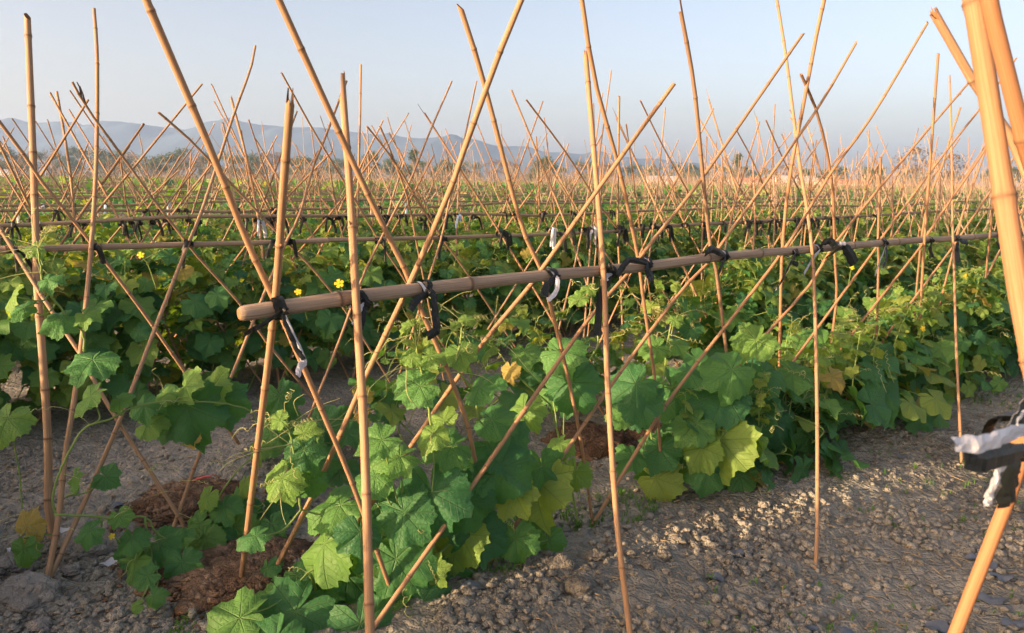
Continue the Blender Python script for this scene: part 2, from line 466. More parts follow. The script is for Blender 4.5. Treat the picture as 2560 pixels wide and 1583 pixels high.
def bamboo_geo(mb, C, d0, d1, sides=12, top='cut', seed=0, node_gap=0.24, closed_base=True, round_base=False):
    """C: centreline from bottom to top, d0 / d1: diameters at bottom and top"""
    R = random.Random(seed)
    seg = np.linalg.norm(np.diff(C, axis=0), axis=1); L = float(seg.sum())
    S = [0.0]; K = [1.0]; Nn = [0.0]
    s = R.uniform(0.05, node_gap)
    while s < L - 0.03:
        w = 0.5 * (d0 + (d1 - d0) * s / L)
        for ds, kk, nn in ((-1.1 * w, 1.0, 0.0), (-0.42 * w, 1.05, 0.12), (-0.16 * w, 1.15, 0.7), (0.0, 1.02, 1.0), (0.18 * w, 1.17, 0.6), (0.5 * w, 1.05, 0.1), (1.2 * w, 0.985, 0.0)):
            if 0.0 < s + ds < L - 0.004: S.append(s + ds); K.append(kk); Nn.append(nn)
        g = node_gap * R.uniform(0.75, 1.3)
        S.append(min(s + g * 0.5, L - 0.003)); K.append(0.97); Nn.append(0)
        s += g
    S.append(L); K.append(1.0); Nn.append(0.0)
    if round_base:
        K[0] = .66; Nn[0] = .3; S += [.005, .014, .028]; K += [.86, .96, 1.0]; Nn += [.15, 0, 0]
    o = np.argsort(S); S = np.array(S)[o]; K = np.array(K)[o]; Nn = np.array(Nn)[o]
    P, _ = resample(C, S)
    bump = np.array([R.uniform(-1, 1) for _ in S]); Rr = 0.5 * (d0 + (d1 - d0) * S / L) * K * (1 + 0.015 * bump)
    T, X, Y = frames(P)
    th = np.arange(sides) * 2 * math.pi / sides
    V = P[:, None] + Rr[:, None, None] * (np.cos(th)[None, :, None] * X[:, None] + np.sin(th)[None, :, None] * Y[:, None])
    A = np.zeros((len(S), sides, 3)); A[..., 0] = S[:, None]; A[..., 1] = th[None]; A[..., 2] = Nn[:, None]
    r = Rr[-1]; ph = R.uniform(0, 6.28)
    if top == 'slant':
        e = 1.4 * r * (1 + np.cos(th - ph))
    elif top == 'split':
        e = np.where(np.cos(th - ph) > 0.2, 7 * r, 0.0) + np.array([R.uniform(0, 2.5) * r for _ in th])
    elif top == 'jag':
        e = np.array([R.choice([0, 0.8, 2.6, 4.2]) * r * R.uniform(0.6, 1) for _ in th])
    elif top == 'spike':
        e = np.where(np.abs(((th - ph + math.pi) % (2 * math.pi)) - math.pi) < 0.6, 11 * r, 0.0)
    else:
        e = 0.25 * r * (1 + np.cos(th - ph))
    V[-1] += e[:, None] * T[-1][None]
    n = len(S)
    i = np.arange(n - 1)[:, None] * sides; j = np.arange(sides)[None]; j2 = (j + 1) % sides
    Q = np.stack([i + j, i + j2, i + sides + j2, i + sides + j], -1).reshape(-1, 4)
    mb.add(V.reshape(-1, 3), Q, None, A.reshape(-1, 3), 0)
    # hollow, thick-walled end
    outer = V[-1]; inner = P[-1] + (outer - P[-1] - e[:, None] * T[-1]) * 0.66 + (e[:, None] - 0.0) * T[-1]
    deep = P[-1] + (inner - P[-1] - e[:, None] * T[-1]) * 0.95 - T[-1] * 1.6 * r
    VV = np.vstack([outer, inner, deep, deep.mean(0)])
    j = np.arange(sides); j2 = (j + 1) % sides
    Q = np.vstack([np.stack([j, j2, sides + j2, sides + j], -1), np.stack([sides + j, sides + j2, 2 * sides + j2, 2 * sides + j], -1)])
    mb.add(VV, Q, np.stack([2 * sides + j, 2 * sides + j2, np.full(sides, 3 * sides)], -1), None, 1)
    if closed_base:
        b = V[0]; VV = np.vstack([b, P[0]])
        mb.add(VV, None, np.stack([j2, j, np.full(sides, sides)], -1), np.tile([0, 0, 0.6], (sides + 1, 1)), 1)
    # a few broken twig stubs at nodes
    if sides >= 10:
        for s in S[(Nn > 0.9)][::3]:
            if R.random() < 0.35:
                k = int(np.argmin(abs(S - s))); a = R.uniform(0, 6.28)
                dirn = unit(np.cos(a) * X[k] + np.sin(a) * Y[k] + 0.8 * T[k])
                tube(mb, [P[k] + dirn * Rr[k] * 0.6, P[k] + dirn * (Rr[k] + R.uniform(0.006, 0.016))], [0.0035, 0.0025], 5, (s, 0, 0.6), 0)


def make_pole(pts, nr, nb, d0, d1, top='cut', color=(0, 0, 0.2, 1), label='', group=None, off=0.0, sides=12, seed=0, cat='bamboo pole', gap=0.24):
    """pts: photograph pixels from top to bottom; the pole lies in the plane through (nr, ZR) and (nb, 0)"""
    sl = (nr - nb) / ZR
    W = np.array([on_plane(x, y, nb + off, sl) for x, y in pts])
    W = W[::-1]                                    # bottom first
    if W[0][2] > -0.05:
        d = unit(W[0] - W[1]); t = (-0.06 - W[0][2]) / min(d[2], -0.2)
        W = np.vstack([W[0] + d * t, W])
    C = catmull(W, 8)
    base = C[0].copy(); base[2] = 0
    mb = MB(); bamboo_geo(mb, C, d0, d1, sides, top, seed, gap)
    o = link('bamboo_pole', mb.mesh('bamboo_pole', [M_BAM, M_HOL], True, base), None, base, color)
    tag(o, label, cat, group)
    return o, C


CL = lambda dark=0.0, grey=0.0, red=0.3: (dark, grey, red, 1)
G1 = 'bamboo poles of the front trellis row'
G2 = 'bamboo poles of the second trellis row'
n1, n2 = ROWS[1], ROWS[2]
RB = 2.1                                             # feet of the slanted front row poles
POLES = [
    # front row -------------------------------------------------------------
    ([(725, 264), (706, 500), (686, 770), (640, 1150), (597, 1497)], n1, 2.64, .022, .020, 'jag', CL(0, .1, .3), 'broken-topped bamboo pole lashed to the blunt left end of the front rail', .035),
    ([(350, -40), (372, 15), (535, 395), (616, 600), (690, 760), (800, 1015), (889, 1230), (1008, 1563)], n1, RB, .015, .019, 'cut', CL(0, .05, .5), 'thick pole leaning up left from the front rail end out of the top', .05),
    ([(858, 247), (875, 480), (890, 745), (911, 1100), (925, 1583)], n1, 1.45, .026, .022, 'split', CL(0, 0, .2), 'stout upright split-topped bamboo pole in front of the rail, second tie from its end', -.04),
    ([(680, -40), (697, 0), (905, 455), (1020, 690), (1045, 757), (1161, 1035), (1205, 1250), (1240, 1436)], n1, RB, .0145, .0185, 'cut', CL(0, .05, .4), 'thick pole leaning up left that leaves the top and crosses the split-topped upright', .05),
    ([(1322, -40), (1303, 0), (1250, 130), (1160, 375), (1123, 480), (1026, 705), (908, 955), (800, 1200), (690, 1420)], n1, 2.6, .020, .0155, 'cut', CL(0, .1, .2), 'thick pole leaning up right, meeting its crossing partner at the third rail tie', .035),
    ([(1154, 28), (1210, 208), (1300, 551), (1351, 671), (1374, 753), (1425, 966), (1456, 1127), (1486, 1339)], n1, RB, .0135, .0165, 'slant', CL(0, .05, .4), 'jagged-tipped pole crossing a thick pole high against the sky above the front rail', .05),
    ([(1684, 211), (1545, 403), (1356, 671), (1328, 711), (1175, 901), (943, 1239), (800, 1440)], n1, 2.45, .0185, .0145, 'cut', CL(0, .1, .5), 'smooth pole slanting up right to a rounded tip left of the dark upright pole', .035),
    ([(1464, 141), (1470, 205), (1508, 669), (1518, 938), (1541, 1294), (1575, 1583)], n1, 1.45, .0195, .0205, 'jag', CL(0, 0, .3), 'upright pole with a splintered top standing on bare soil before the front rail', -.04),
    ([(1448, -40), (1455, 0), (1487, 201), (1550, 430), (1594, 639), (1610, 760), (1638, 956), (1646, 1065), (1660, 1243)], n1, RB, .013, .0165, 'cut', CL(.1, .1, .5), 'pole reaching the top edge right beside the splintered upright, tied with a black bow', .05),
    ([(2005, 88), (1759, 440), (1633, 600), (1571, 683), (1471, 799), (1266, 1092), (1170, 1231), (935, 1567)], n1, 2.0, .0175, .0135, 'slant', CL(0, .1, .4), 'very long pole running from the lower front leaves up right to a split tip', .03),
    ([(1702, 30), (1735, 215), (1758, 450), (1776, 616), (1790, 674), (1820, 915), (1838, 1100)], n1, RB, .0165, .0165, 'spike', CL(.45, .3, .2), 'dark weathered upright pole ending in a thin spike at the top', .05),
    ([(1935, -40), (1942, 0), (1966, 150), (1996, 389), (2030, 625), (2042, 970), (2043, 1299), (2040, 1393)], n1, 1.43, .0165, .0165, 'cut', CL(0, .1, .3), 'tall upright pole with its foot on the bare path, crossing out of the top', -.04),
    ([(2068, -40), (2061, 0), (2045, 68), (2007, 270), (1975, 440), (1956, 620), (1950, 836), (1946, 1010)], n1, RB, .0135, .0175, 'cut', CL(.1, .1, .8), 'orange knotty pole leaving the top just right of the tall path-footed upright', .045),
    ([(2139, 109), (2054, 255), (1966, 384), (1799, 616), (1769, 660), (1698, 734), (1532, 957), (1380, 1180), (1209, 1428)], n1, RB, .0165, .0125, 'slant', CL(0, .1, .4), 'long pole slanting up right through the tie of the dark spiked pole', .03),
    ([(2317, 60), (2180, 290), (2079, 430), (1966, 616), (1850, 770), (1716, 943), (1630, 1066), (1456, 1355)], n1, RB, .0175, .0135, 'slant', CL(0, .05, .5), 'long straight pole with feathered tip, alone against the sky at upper right', .03),
    ([(2440, 182), (2424, 204), (2285, 366), (2090, 606), (2030, 706), (1859, 901), (1771, 1026), (1623, 1267)], n1, RB, .0165, .0125, 'cut', CL(0, .1, .5), 'long slanting pole whose top disappears behind the big blurred foreground pole', .03),
    ([(2540, 146), (2456, 264), (2354, 393), (2199, 602), (2188, 623), (1975, 915), (1833, 1112)], n1, RB, .016, .012, 'cut', CL(0, .05, .5), 'slanting pole passing behind both blurred foreground poles at right', .03),
    ([(2470, 361), (2447, 398), (2317, 588), (2308, 609), (2123, 845), (2026, 980), (1986, 1030), (1965, 1062)], n1, RB, .017, .013, 'slant', CL(0, .05, .7), 'slanting pole ending in a short fork just left of the big foreground pole', .03),
    ([(2600, 300), (2493, 454), (2405, 583), (2382, 618), (2229, 822), (2171, 908), (2114, 998)], n1, RB, .016, .012, 'cut', CL(0, .1, .4), 'slanting pole behind the big foreground pole, lowest one tied near the rail end', .03),
    ([(2374, 190), (2379, 370), (2382, 593), (2385, 660), (2390, 850), (2401, 1091)], n1, 1.52, .0165, .013, 'cut', CL(.05, .15, .4), 'thin upright pole with its foot above the silver strip at right', -.04),
    ([(2401, 269), (2375, 347), (2355, 417), (2322, 500), (2303, 597), (2301, 628), (2290, 739), (2282, 900)], n1, RB, .015, .012, 'cut', CL(.4, .2, .4), 'dark bent pole crossing two slanting poles at right', .05),
    ([(2202, 393), (2199, 481), (2195, 597), (2197, 628), (2192, 822), (2183, 994), (2183, 1060)], n1, RB, .015, .014, 'cut', CL(.3, .3, .4), 'short dark flat-topped upright pole behind the front rail at right', .05),
    ([(2003, 187), (2044, 287), (2079, 449), (2086, 606), (2090, 700), (2093, 739), (2079, 855), (2070, 1010)], n1, RB, .0145, .0135, 'cut', CL(.25, .1, .7), 'dark-tipped curved pole crossing an orange knotty pole', .05),
    ([(2466, 370), (2430, 470), (2400, 556), (2380, 640), (2340, 800), (2320, 900)], n1, RB, .014, .012, 'cut', CL(.3, .1, .6), 'brown pole crossing the forked slanting pole beside the big foreground pole', .055),
    # second row ------------------------------------------------------------
    ([(69, 52), (80, 315), (90, 602), (93, 716), (106, 887), (120, 1109), (121, 1294), (131, 1345)], n2, 3.52, .034, .027, 'slant', CL(0, .2, .1), 'thick upright bamboo pole with slanted top near the left edge', -.05),
    ([(235, 23), (243, 153), (241, 394), (229, 607), (208, 822), (190, 970), (162, 1146), (146, 1299), (120, 1436)], n2, 3.19, .023, .017, 'cut', CL(0, .15, .2), 'tall thin upright pole, second from the left edge, reaching above all left poles', -.04),
    ([(638, 116), (625, 176), (586, 282), (546, 403), (500, 541), (472, 606), (389, 818), (306, 1035), (194, 1294), (131, 1428)], n2, 3.2, .021, .013, 'cut', CL(0, .25, .2), 'pole bowing up right from the left pole feet, its tip alone against the sky', -.04),
    ([(181, 206), (213, 264), (250, 315), (301, 384), (384, 500), (463, 602), (482, 628), (602, 762), (667, 855), (860, 1090)], n2, 4.15, .016, .011, 'cut', CL(.05, .25, .3), 'twiggy-tipped pole sloping down right across the two tall left uprights', .04),
    ([(-60, 230), (0, 307), (74, 407), (100, 449), (231, 612), (361, 785), (500, 984), (570, 1072), (640, 1172)], n2, 4.0, .018, .015, 'cut', CL(0, .15, .4), 'pole entering at the left edge and sloping down right past both uprights', .04),
    ([(-90, 430), (0, 572), (32, 622), (130, 780), (199, 882), (264, 1003), (449, 1294), (463, 1324)], n2, 3.24, .018, .016, 'cut', CL(0, .3, .3), 'pole sloping down right from the leftmost rail tie to the bare soil', -.04),
    ([(866, 204), (806, 361), (778, 430), (750, 537), (717, 602), (653, 753), (588, 920), (556, 993), (500, 1132), (444, 1290), (432, 1328)], n2, 3.25, .017, .014, 'cut', CL(0, .15, .4), 'pole rising right from the soil, passing between end pole and split-topped upright', -.04),
    ([(397, 282), (472, 347), (560, 440), (690, 579), (717, 606), (796, 688), (875, 794), (960, 930)], n2, 4.15, .015, .012, 'cut', CL(.1, .3, .3), 'thin pole sloping down right beneath the first thick slanting pole', .04),
    ([(704, 183), (787, 333), (860, 455), (948, 602), (1008, 694), (1100, 850)], n2, 4.15, .014, .010, 'cut', CL(.1, .2, .4), 'thin curved pole meeting the split-topped upright from upper left', .04),
    ([(1129, 204), (1073, 333), (1027, 449), (985, 532), (948, 606), (906, 694), (846, 859), (790, 1000)], n2, 3.3, .016, .012, 'cut', CL(0, .2, .5), 'thin pole leaning right, its tip left of the jagged-tipped crossing pole', -.04),
    ([(1191, 204), (1154, 380), (1124, 500), (1103, 597), (1073, 694), (1010, 900)], n2, 3.3, .015, .011, 'cut', CL(0, .2, .5), 'thin steep pole close beside the thick up-right leaning pole', -.04),
    ([(918, 317), (985, 403), (1050, 510), (1106, 597), (1175, 694), (1290, 870)], n2, 4.15, .014, .011, 'cut', CL(.15, .2, .5), 'thin pole sloping down right just right of the split-topped upright', .04),
    ([(950, 317), (985, 400), (1020, 500), (1040, 600), (1060, 700)], n2, 4.15, .014, .011, 'cut', CL(.35, .2, .4), 'dark twiggy pole near the split-topped upright, crossing a thinner pole', .05),
    ([(1316, 250), (1416, 384), (1490, 500), (1545, 574), (1640, 700), (1720, 830)], n2, 4.15, .016, .012, 'cut', CL(0, .2, .6), 'thin pole sloping down right between the sky crossing and the splintered upright', .04),
    ([(1528, 178), (1513, 287), (1501, 370), (1480, 560), (1470, 700)], n2, 3.4, .015, .010, 'slant', CL(0, .1, .5), 'thin steep pole just right of the splintered upright, grey tip', -.04),
    ([(1601, 252), (1650, 352), (1700, 444), (1770, 565), (1850, 700)], n2, 4.15, .014, .011, 'cut', CL(.05, .1, .6), 'thin pole crossing the smooth rounded-tip pole near the sky', .04),
    ([(1898, 306), (1860, 430), (1827, 551), (1810, 640), (1790, 760)], n2, 3.4, .016, .014, 'cut', CL(0, .1, .6), 'steep flat-topped pole left of the tall path-footed upright', -.04),
    ([(1915, 301), (1956, 394), (2010, 500), (2060, 600), (2110, 700)], n2, 4.15, .014, .012, 'cut', CL(.05, .1, .6), 'thin pole sloping down right behind the tall path-footed upright', .04),
    ([(2345, 343), (2317, 475), (2300, 560), (2290, 640)], n2, 3.5, .016, .014, 'cut', CL(.05, .1, .6), 'short steep pole in the gap right of the short dark upright', -.04),
    ([(1840, 324), (1882, 403), (1940, 540), (1975, 640)], n2, 4.15, .013, .011, 'cut', CL(.1, .1, .6), 'thin pole sloping down right under the very long front pole', .04),
    # third row -------------------------------------------------------------
    ([(902, 162), (900, 300), (897, 400), (894, 540), (892, 640)], ROWS[3], ROWS[3] - .3, .020, .018, 'cut', CL(0, .1, .5), 'thin upright pole rising high just right of the split-topped upright', -.04),
    ([(579, 250), (616, 394), (644, 532), (655, 620)], ROWS[3], ROWS[3] - .4, .022, .02, 'jag', CL(0, .1, .5), 'pole with ragged top tied with a pale strip, right of the first thick slanting pole', -.04),
    ([(142, 230), (158, 320), (175, 430), (184, 520), (190, 600)], ROWS[4], ROWS[4] - .4, .026, .022, 'cut', CL(0, .15, .5), 'upright pole between the two tall left uprights, a dark knot at its tie', -.04),
    ([(505, 210), (440, 290), (350, 400), (250, 520), (190, 600), (120, 690)], ROWS[3], ROWS[3] + .3, .020, .014, 'cut', CL(.1, .3, .4), 'long pole rising right whose tip touches the first thick slanting pole', .04),
]
pole_axes = []
for i, (pts, nr, nb, d0, d1, top, colr, lab, off) in enumerate(POLES):
    g = G1 if nr == n1 else (G2 if nr == n2 else None)
    o, C = make_pole(pts, nr, nb, d0, d1, top, colr, lab, g, off, 14 if nr == n1 else 10, 100 + i)
    pole_axes.append((nr, C, d0))

# twigs at the tip of the forked left pole
tw = [o for o in bpy.data.objects if str(o.get('label', '')).startswith('twiggy-tipped')][0]
mb = MB(); b0 = Vector(tw.location)
p = [on_plane(x, y, 4.15 + .04, (n2 - 4.15) / ZR) - np.array(b0) for x, y in ((205, 250), (199, 218), (192, 205))]
tube(mb, p, [.004, .003, .002], 6, (0, 0, 0.2)); link('twig', mb.mesh('twig', [M_BAM]), tw)
mb = MB(); p = [on_plane(x, y, 4.15 + .04, (n2 - 4.15) / ZR) - np.array(b0) for x, y in ((214, 262), (207, 235), (200, 216))]
tube(mb, p, [.004, .003, .002], 6, (0, 0, 0.2)); link('twig', mb.mesh('twig', [M_BAM]), tw)

# blurred foreground poles of the nearest row
n0 = ROWS[0]
FG = [
    ([(2424, -60), (2434, 0), (2498, 407), (2534, 650), (2560, 800), (2600, 1000)], n0, 0.0, .033, .031, 'cut', CL(.12, 0, 1.0), 'big thick out-of-focus bamboo pole filling the right edge', 0.0),
    ([(2460, -60), (2472, 0), (2515, 180), (2560, 350), (2600, 480), (2700, 800)], n0, .1, .026, .024, 'cut', CL(.22, 0, 1.6), 'deep orange blurred pole right of the big foreground pole', 0.0),
    ([(2345, 50), (2447, 227), (2517, 324), (2560, 426), (2640, 620), (2760, 900)], n0, -.15, .018, .0165, 'jag', CL(0, .1, .4), 'blurred pole with a torn split tip crossing behind the big foreground pole', 0.04),
    ([(2640, 880), (2575, 1090), (2512, 1268), (2390, 1578)], n0, .5, .022, .022, 'cut', CL(.08, 0, 1.6), 'glowing orange pole below the big silver and black wrap, lower right corner', 0.02),
]
for i, (pts, nr, nb, d0, d1, top, colr, lab, off) in enumerate(FG):
    make_pole(pts, nr, nb, d0, d1, top, colr, lab, None, off, 18, 300 + i, gap=0.3)

# ------------------------------------------------------------------ rails
RAILS = {}


def rail_from_px(pts, nr, d0, d1, color, label, seed, ext=None, sides=14, group='bamboo rails along the trellis rows'):
    W = np.array([on_plane(x, y, nr) for x, y in pts])
    if ext is not None:
        W = np.vstack([W, W[-1] + np.array(ext)])
    C = catmull(W, 6)
    mb = MB(); bamboo_geo(mb, C, d0, d1, sides, 'cut', seed, 0.42, True, seed == 501)
    o = link('bamboo_rail', mb.mesh('bamboo_rail', [M_BAM, M_HOL], True, C[0]), None, C[0], color)
    tag(o, label, 'rail', group)
    RAILS.setdefault(round(nr, 3), []).append(C)
    return o


rail_from_px([(597, 785), (740, 766), (890, 741), (1035, 725), (1352, 690), (1602, 668), (1800, 642), (2040, 622), (2300, 600), (2502, 586)], n1, .042, .029, CL(.10, .95, 0.0), 'thick weathered bamboo rail of the front row with a blunt rounded end', 501, D * 9)
rail_from_px([(-160, 632), (0, 625), (231, 618), (685, 606), (820, 602)], n2, .032, .024, CL(.05, .7, .1), 'left bamboo rail of the second row, vine tip curling over it', 502)
rail_from_px([(770, 601), (1106, 594), (1494, 581), (1670, 567)], n2 + .03, .026, .022, CL(.05, .75, .1), 'middle bamboo rail of the second row, overlapping both its neighbours', 503)
rail_from_px([(1630, 567), (1938, 551), (2183, 539), (2400, 526)], n2, .028, .024, CL(.1, .8, .1), 'right bamboo rail of the second row, running on to the right edge', 504, D * 8)
# the stub of the nearest row's rail at the right edge
rail_from_px([(2546, 1092), (2640, 1080)], n0 - .02, .03, .03, CL(0, .2, .5), 'cut bamboo rail end poking out of the silver wrap at the right edge', 505, D * 1.2)
ordn = ['third', 'fourth', 'fifth', 'sixth', 'seventh', 'eighth', 'ninth', 'tenth', 'eleventh', 'twelfth', 'thirteenth', 'fourteenth', 'fifteenth', 'sixteenth', 'seventeenth', 'eighteenth']
NRAIL = 18
for k in range(3, NRAIL + 1):
    nr = ROWS[k]; R = random.Random(900 + k)
    a0, a1 = 0.11 * nr - 1.6, min(3.7 * nr, 75)
    step = 2.6
    aa = np.arange(a0, a1, step / 3)
    C = np.array([AN(a, nr + 0.03 * math.sin(a * 1.3 + k), ZR + 0.015 + 0.022 * math.sin(a * 0.9 + k * 2) + 0.012 * math.sin(a * 2.7 + k)) for a in aa])
    mb = MB(); bamboo_geo(mb, C, .028, .026, 7 if k < 7 else 5, 'cut', 600 + k, 0.45 if k < 7 else 1.5)
    o = link('bamboo_rail', mb.mesh('bamboo_rail', [M_BAM, M_HOL], True, C[0]), None, C[0], CL(0, .6, 0))
    tag(o, 'weathered grey bamboo rail of the %s trellis row back from the front rail' % ordn[k - 3], 'rail', 'bamboo rails along the trellis rows')
    RAILS.setdefault(round(nr, 3), []).append(C)

# ------------------------------------------------------------------ more poles (procedural rows)
cand = []     # (distance, row, centreline, d0, d1, colour, top)


def rand_pole(R, row, a, nb, lean, Lz, off, dmul=1.0):
    nr = ROWS[row]
    kk = Lz / ZR
    p0 = AN(a, nb, -0.05)
    pr = AN(a + lean, nr + off, ZR)
    tip = p0 + (pr - p0) * (Lz + .05) / (ZR + .05)
    mid = pr + np.array([R.uniform(-.03, .03), R.uniform(-.03, .03), 0])
    bow = R.uniform(-.05, .05)
    tip = tip + D * bow * 1.5
    q = (p0 + pr) / 2 + D * R.uniform(-.02, .02)
    C = catmull([p0, q, mid, tip], 3)
    d0 = R.uniform(.013, .021) * dmul
    return C, d0, d0 * R.uniform(.62, .85)


for row in range(1, 34):
    nr = ROWS[row]; R = random.Random(4000 + row)
    lo = 0.115 * nr - 1.0; hi = min(3.55 * nr + 2.0, 95)
    if row == 1: lo = 5.4
    if row == 2: lo = 1.9
    if row == 1: hi = 13
    a = lo
    while a < hi:
        fr = nr - R.uniform(.35, .6); re = nr + R.uniform(.2, .45)
        if row == 1: fr = 2.1; re = 2.15
        both = [(fr, -.04)] + ([(re, .04)] if R.random() < (.75 if row < 6 else .3) and row > 1 else [])
        for nb, off in both:
            aj = a + R.uniform(-.09, .09) + (0.25 if off > 0 else 0)
            for lean in (R.uniform(.35, 1.0), -R.uniform(.2, .75)):
                if R.random() < 0.10: continue
                Lz = (R.triangular(1.45, 2.3, 1.75) if row < 6 else R.triangular(1.35, 2.1, 1.6)) if row > 2 else R.triangular(1.55, 2.3, 1.8)
                if row >= 3 and R.random() < .05: Lz += .22
                C, d0, d1 = rand_pole(R, row, aj, nb, lean, Lz, off)
                if row == 2 and aj + lean < 3.0 : continue
                cand.append((float(np.linalg.norm(C[0][:2])), row, C, d0, d1, R))
        if R.random() < .35:
            C, d0, d1 = rand_pole(R, row, a + .2, nr - R.uniform(.3, .5), R.uniform(-.12, .12), R.uniform(1.6, 2.45), -.05)
            if not (row == 2 and a < 3): cand.append((float(np.linalg.norm(C[0][:2])), row, C, d0, d1, R))
        a += (.5 if row < 8 else (.7 if row < 12 else 1.1)) * R.uniform(.88, 1.12)


def in_view(P):
    v = np.asarray(P) - CAM; z = v @ _f
    if z < .1: return False
    x = 1280 + F * (v @ _r) / z
    return -150 < x < 2710


vis = [c for c in cand if in_view(c[2][0]) or in_view(c[2][-1])]
vis.sort(key=lambda c: c[0])
NIND = 300 - len(POLES) - len(FG)
rowname = {1: 'front', 2: 'second', 3: 'third', 4: 'fourth', 5: 'fifth', 6: 'sixth', 7: 'seventh'}
TIEPTS = []
for i, (dist, row, C, d0, d1, R) in enumerate(vis[:NIND]):
    mb = MB(); rr = random.Random(7000 + i)
    bamboo_geo(mb, C, d0, d1, 8 if dist < 9 else 6, rr.choice(['cut', 'slant', 'jag', 'cut', 'spike']), 7000 + i, .26)
    base = C[0].copy(); base[2] = 0
    o = link('bamboo_pole', mb.mesh('bamboo_pole', [M_BAM, M_HOL], True, base), None, base,
             CL(rr.choice([0, 0, .05, .1, .3, .5]), rr.choice([.05, .15, .3, .5]), rr.uniform(.2, .8)))
    steep = 'leaning right' if (C[-1] - C[0]) @ D > .25 else ('leaning left' if (C[-1] - C[0]) @ D < -.25 else 'standing upright')
    tag(o, 'slim bamboo pole %s at the %s rail from the front' % (steep, rowname.get(row, 'far')), 'bamboo pole', 'slim poles %s along the %s trellis row' % (steep, rowname.get(row, 'far')))
    if row >= 2 and len(TIEPTS) < 400:
        k = int(np.argmin(abs(C[:, 2] - ZR))); TIEPTS.append((dist, row, C[k]))
mb = MB()
for i, (dist, row, C, d0, d1, R) in enumerate(vis[NIND:]):
    e = C[[0, 4, 6, 9]] if len(C) > 9 else C[[0, -1]]
    rr = random.Random(i)
    tube(mb, e, np.linspace(d0, d1, len(e)) * .5 * .9, 4, (rr.uniform(0, 30), rr.uniform(0, 6), 0.0), 0, False)
o = link('distant_poles', mb.mesh('distant_poles', [M_BAM], False), None, None, CL(.30, .95, .05))
tag(o, 'dense thicket of distant bamboo poles far across the field', 'bamboo poles', kind='stuff')


def mid_index(C): return int(np.argmin(abs(C[:, 2] - ZR)))


# ------------------------------------------------------------------ ties of plastic film
def ribbon(mb, P, W, side, mats=(0, 1), th=.0012, fold=0.25, crumple=0.0):
    """two-sided strip: side = per point direction of its width"""
    P = np.asarray(P, float); n = len(P); W = np.broadcast_to(np.asarray(W, float), (n,))
    side = np.asarray(side, float)
    if side.ndim == 1: side = np.tile(side, (n, 1))
    T = np.gradient(P, axis=0); T /= np.linalg.norm(T, axis=1)[:, None] + 1e-9
    S = side - (side * T).sum(1)[:, None] * T; S /= np.linalg.norm(S, axis=1)[:, None] + 1e-9
    Nn = np.cross(T, S)
    cols = np.array([-1, -.5, 0, .5, 1])
    cz = np.array([0, .6, 1, .45, .1]) * fold
    wr = rng.uniform(-1, 1, (n, 5, 1)) * crumple; wr2 = rng.uniform(-1, 1, (n, 5, 1)) * crumple
    for face, m in ((1, mats[0]), (-1, mats[1])):
        V = wr * Nn[:, None] + wr2 * .7 * S[:, None] + P[:, None] + .5 * W[:, None, None] * (cols[None, :, None] * S[:, None] + cz[None, :, None] * Nn[:, None]) + face * th * Nn[:, None]
        i = np.arange(n - 1)[:, None] * 5; j = np.arange(4)[None]
        Q = np.stack([i + j, i + j + 1, i + 5 + j + 1, i + 5 + j], -1).reshape(-1, 4)
        if face < 0: Q = Q[:, ::-1]
        mb.add(V.reshape(-1, 3), Q, None, None, m)


def wrap_geo(mb, c, axis, nrad, zrad, R, turns=3, w=.016, mats=(0, 1), tilt=.3):
    other = unit(np.cross(axis, UP)); up = np.cross(other, axis)
    for k in range(turns):
        th = np.linspace(0, 2 * math.pi, 21)
        sh = R.uniform(-tilt, tilt)
        P = np.array([c + other * (nrad + .002 * k) * math.cos(t) + up * (zrad + .002 * k) * math.sin(t) + axis * (sh * zrad * 1.6 * math.sin(t) + R.uniform(-.002, .002) + (k - 1) * .006) for t in th])
        ribbon(mb, P, [w * R.uniform(.85, 1.05) for _ in P], axis, mats if k == 1 else (0, 0), .0012, .08)


def knot_geo(mb, c, r, R, mat=0):
    for k in range(3):
        P = [c + r * np.array([math.cos(t + k * 2.1) * (1 if k != 1 else .5), math.sin(t * 2 + k) * .55, math.sin(t + k) * (.8 if k else .4)]) for t in np.linspace(0, 5.6, 14)]
        ribbon(mb, P, [r * .7 * R.uniform(.7, 1.2) for _ in P], unit([R.uniform(-1, 1), R.uniform(-1, 1), R.uniform(-1, 1)]), (mat, mat), .001, .4)


def strip(o_parent, origin, P, W, R, mats, twist=1.0, name='loose_end', crumple=.0010):
    P = catmull(P, 6); n = len(P)
    a0 = R.uniform(-.4, .4)
    T = np.gradient(P, axis=0); T /= np.linalg.norm(T, axis=1)[:, None] + 1e-9
    s0 = np.cross(T, N); s0 /= np.linalg.norm(s0, axis=1)[:, None] + 1e-9
    s1 = np.cross(T, s0); tt = np.linspace(0, 1, n)[:, None]
    side = s0 * np.cos(a0 + twist * tt) + s1 * np.sin(a0 + twist * tt)
    Wv = np.interp(np.linspace(0, 1, n), [0, .25, .8, 1], [W * .35, W * .85, W, W * .9]) * np.array([R.uniform(.88, 1.1) for _ in range(n)])
    P = P + np.array([[R.uniform(-1, 1) * .0015, R.uniform(-1, 1) * .0015, 0] for _ in range(n)])
    mb = MB(); ribbon(mb, P - origin, Wv, side, (0, 1), .0005, .30, crumple)
    return link(name, mb.mesh(name, mats, False), o_parent)


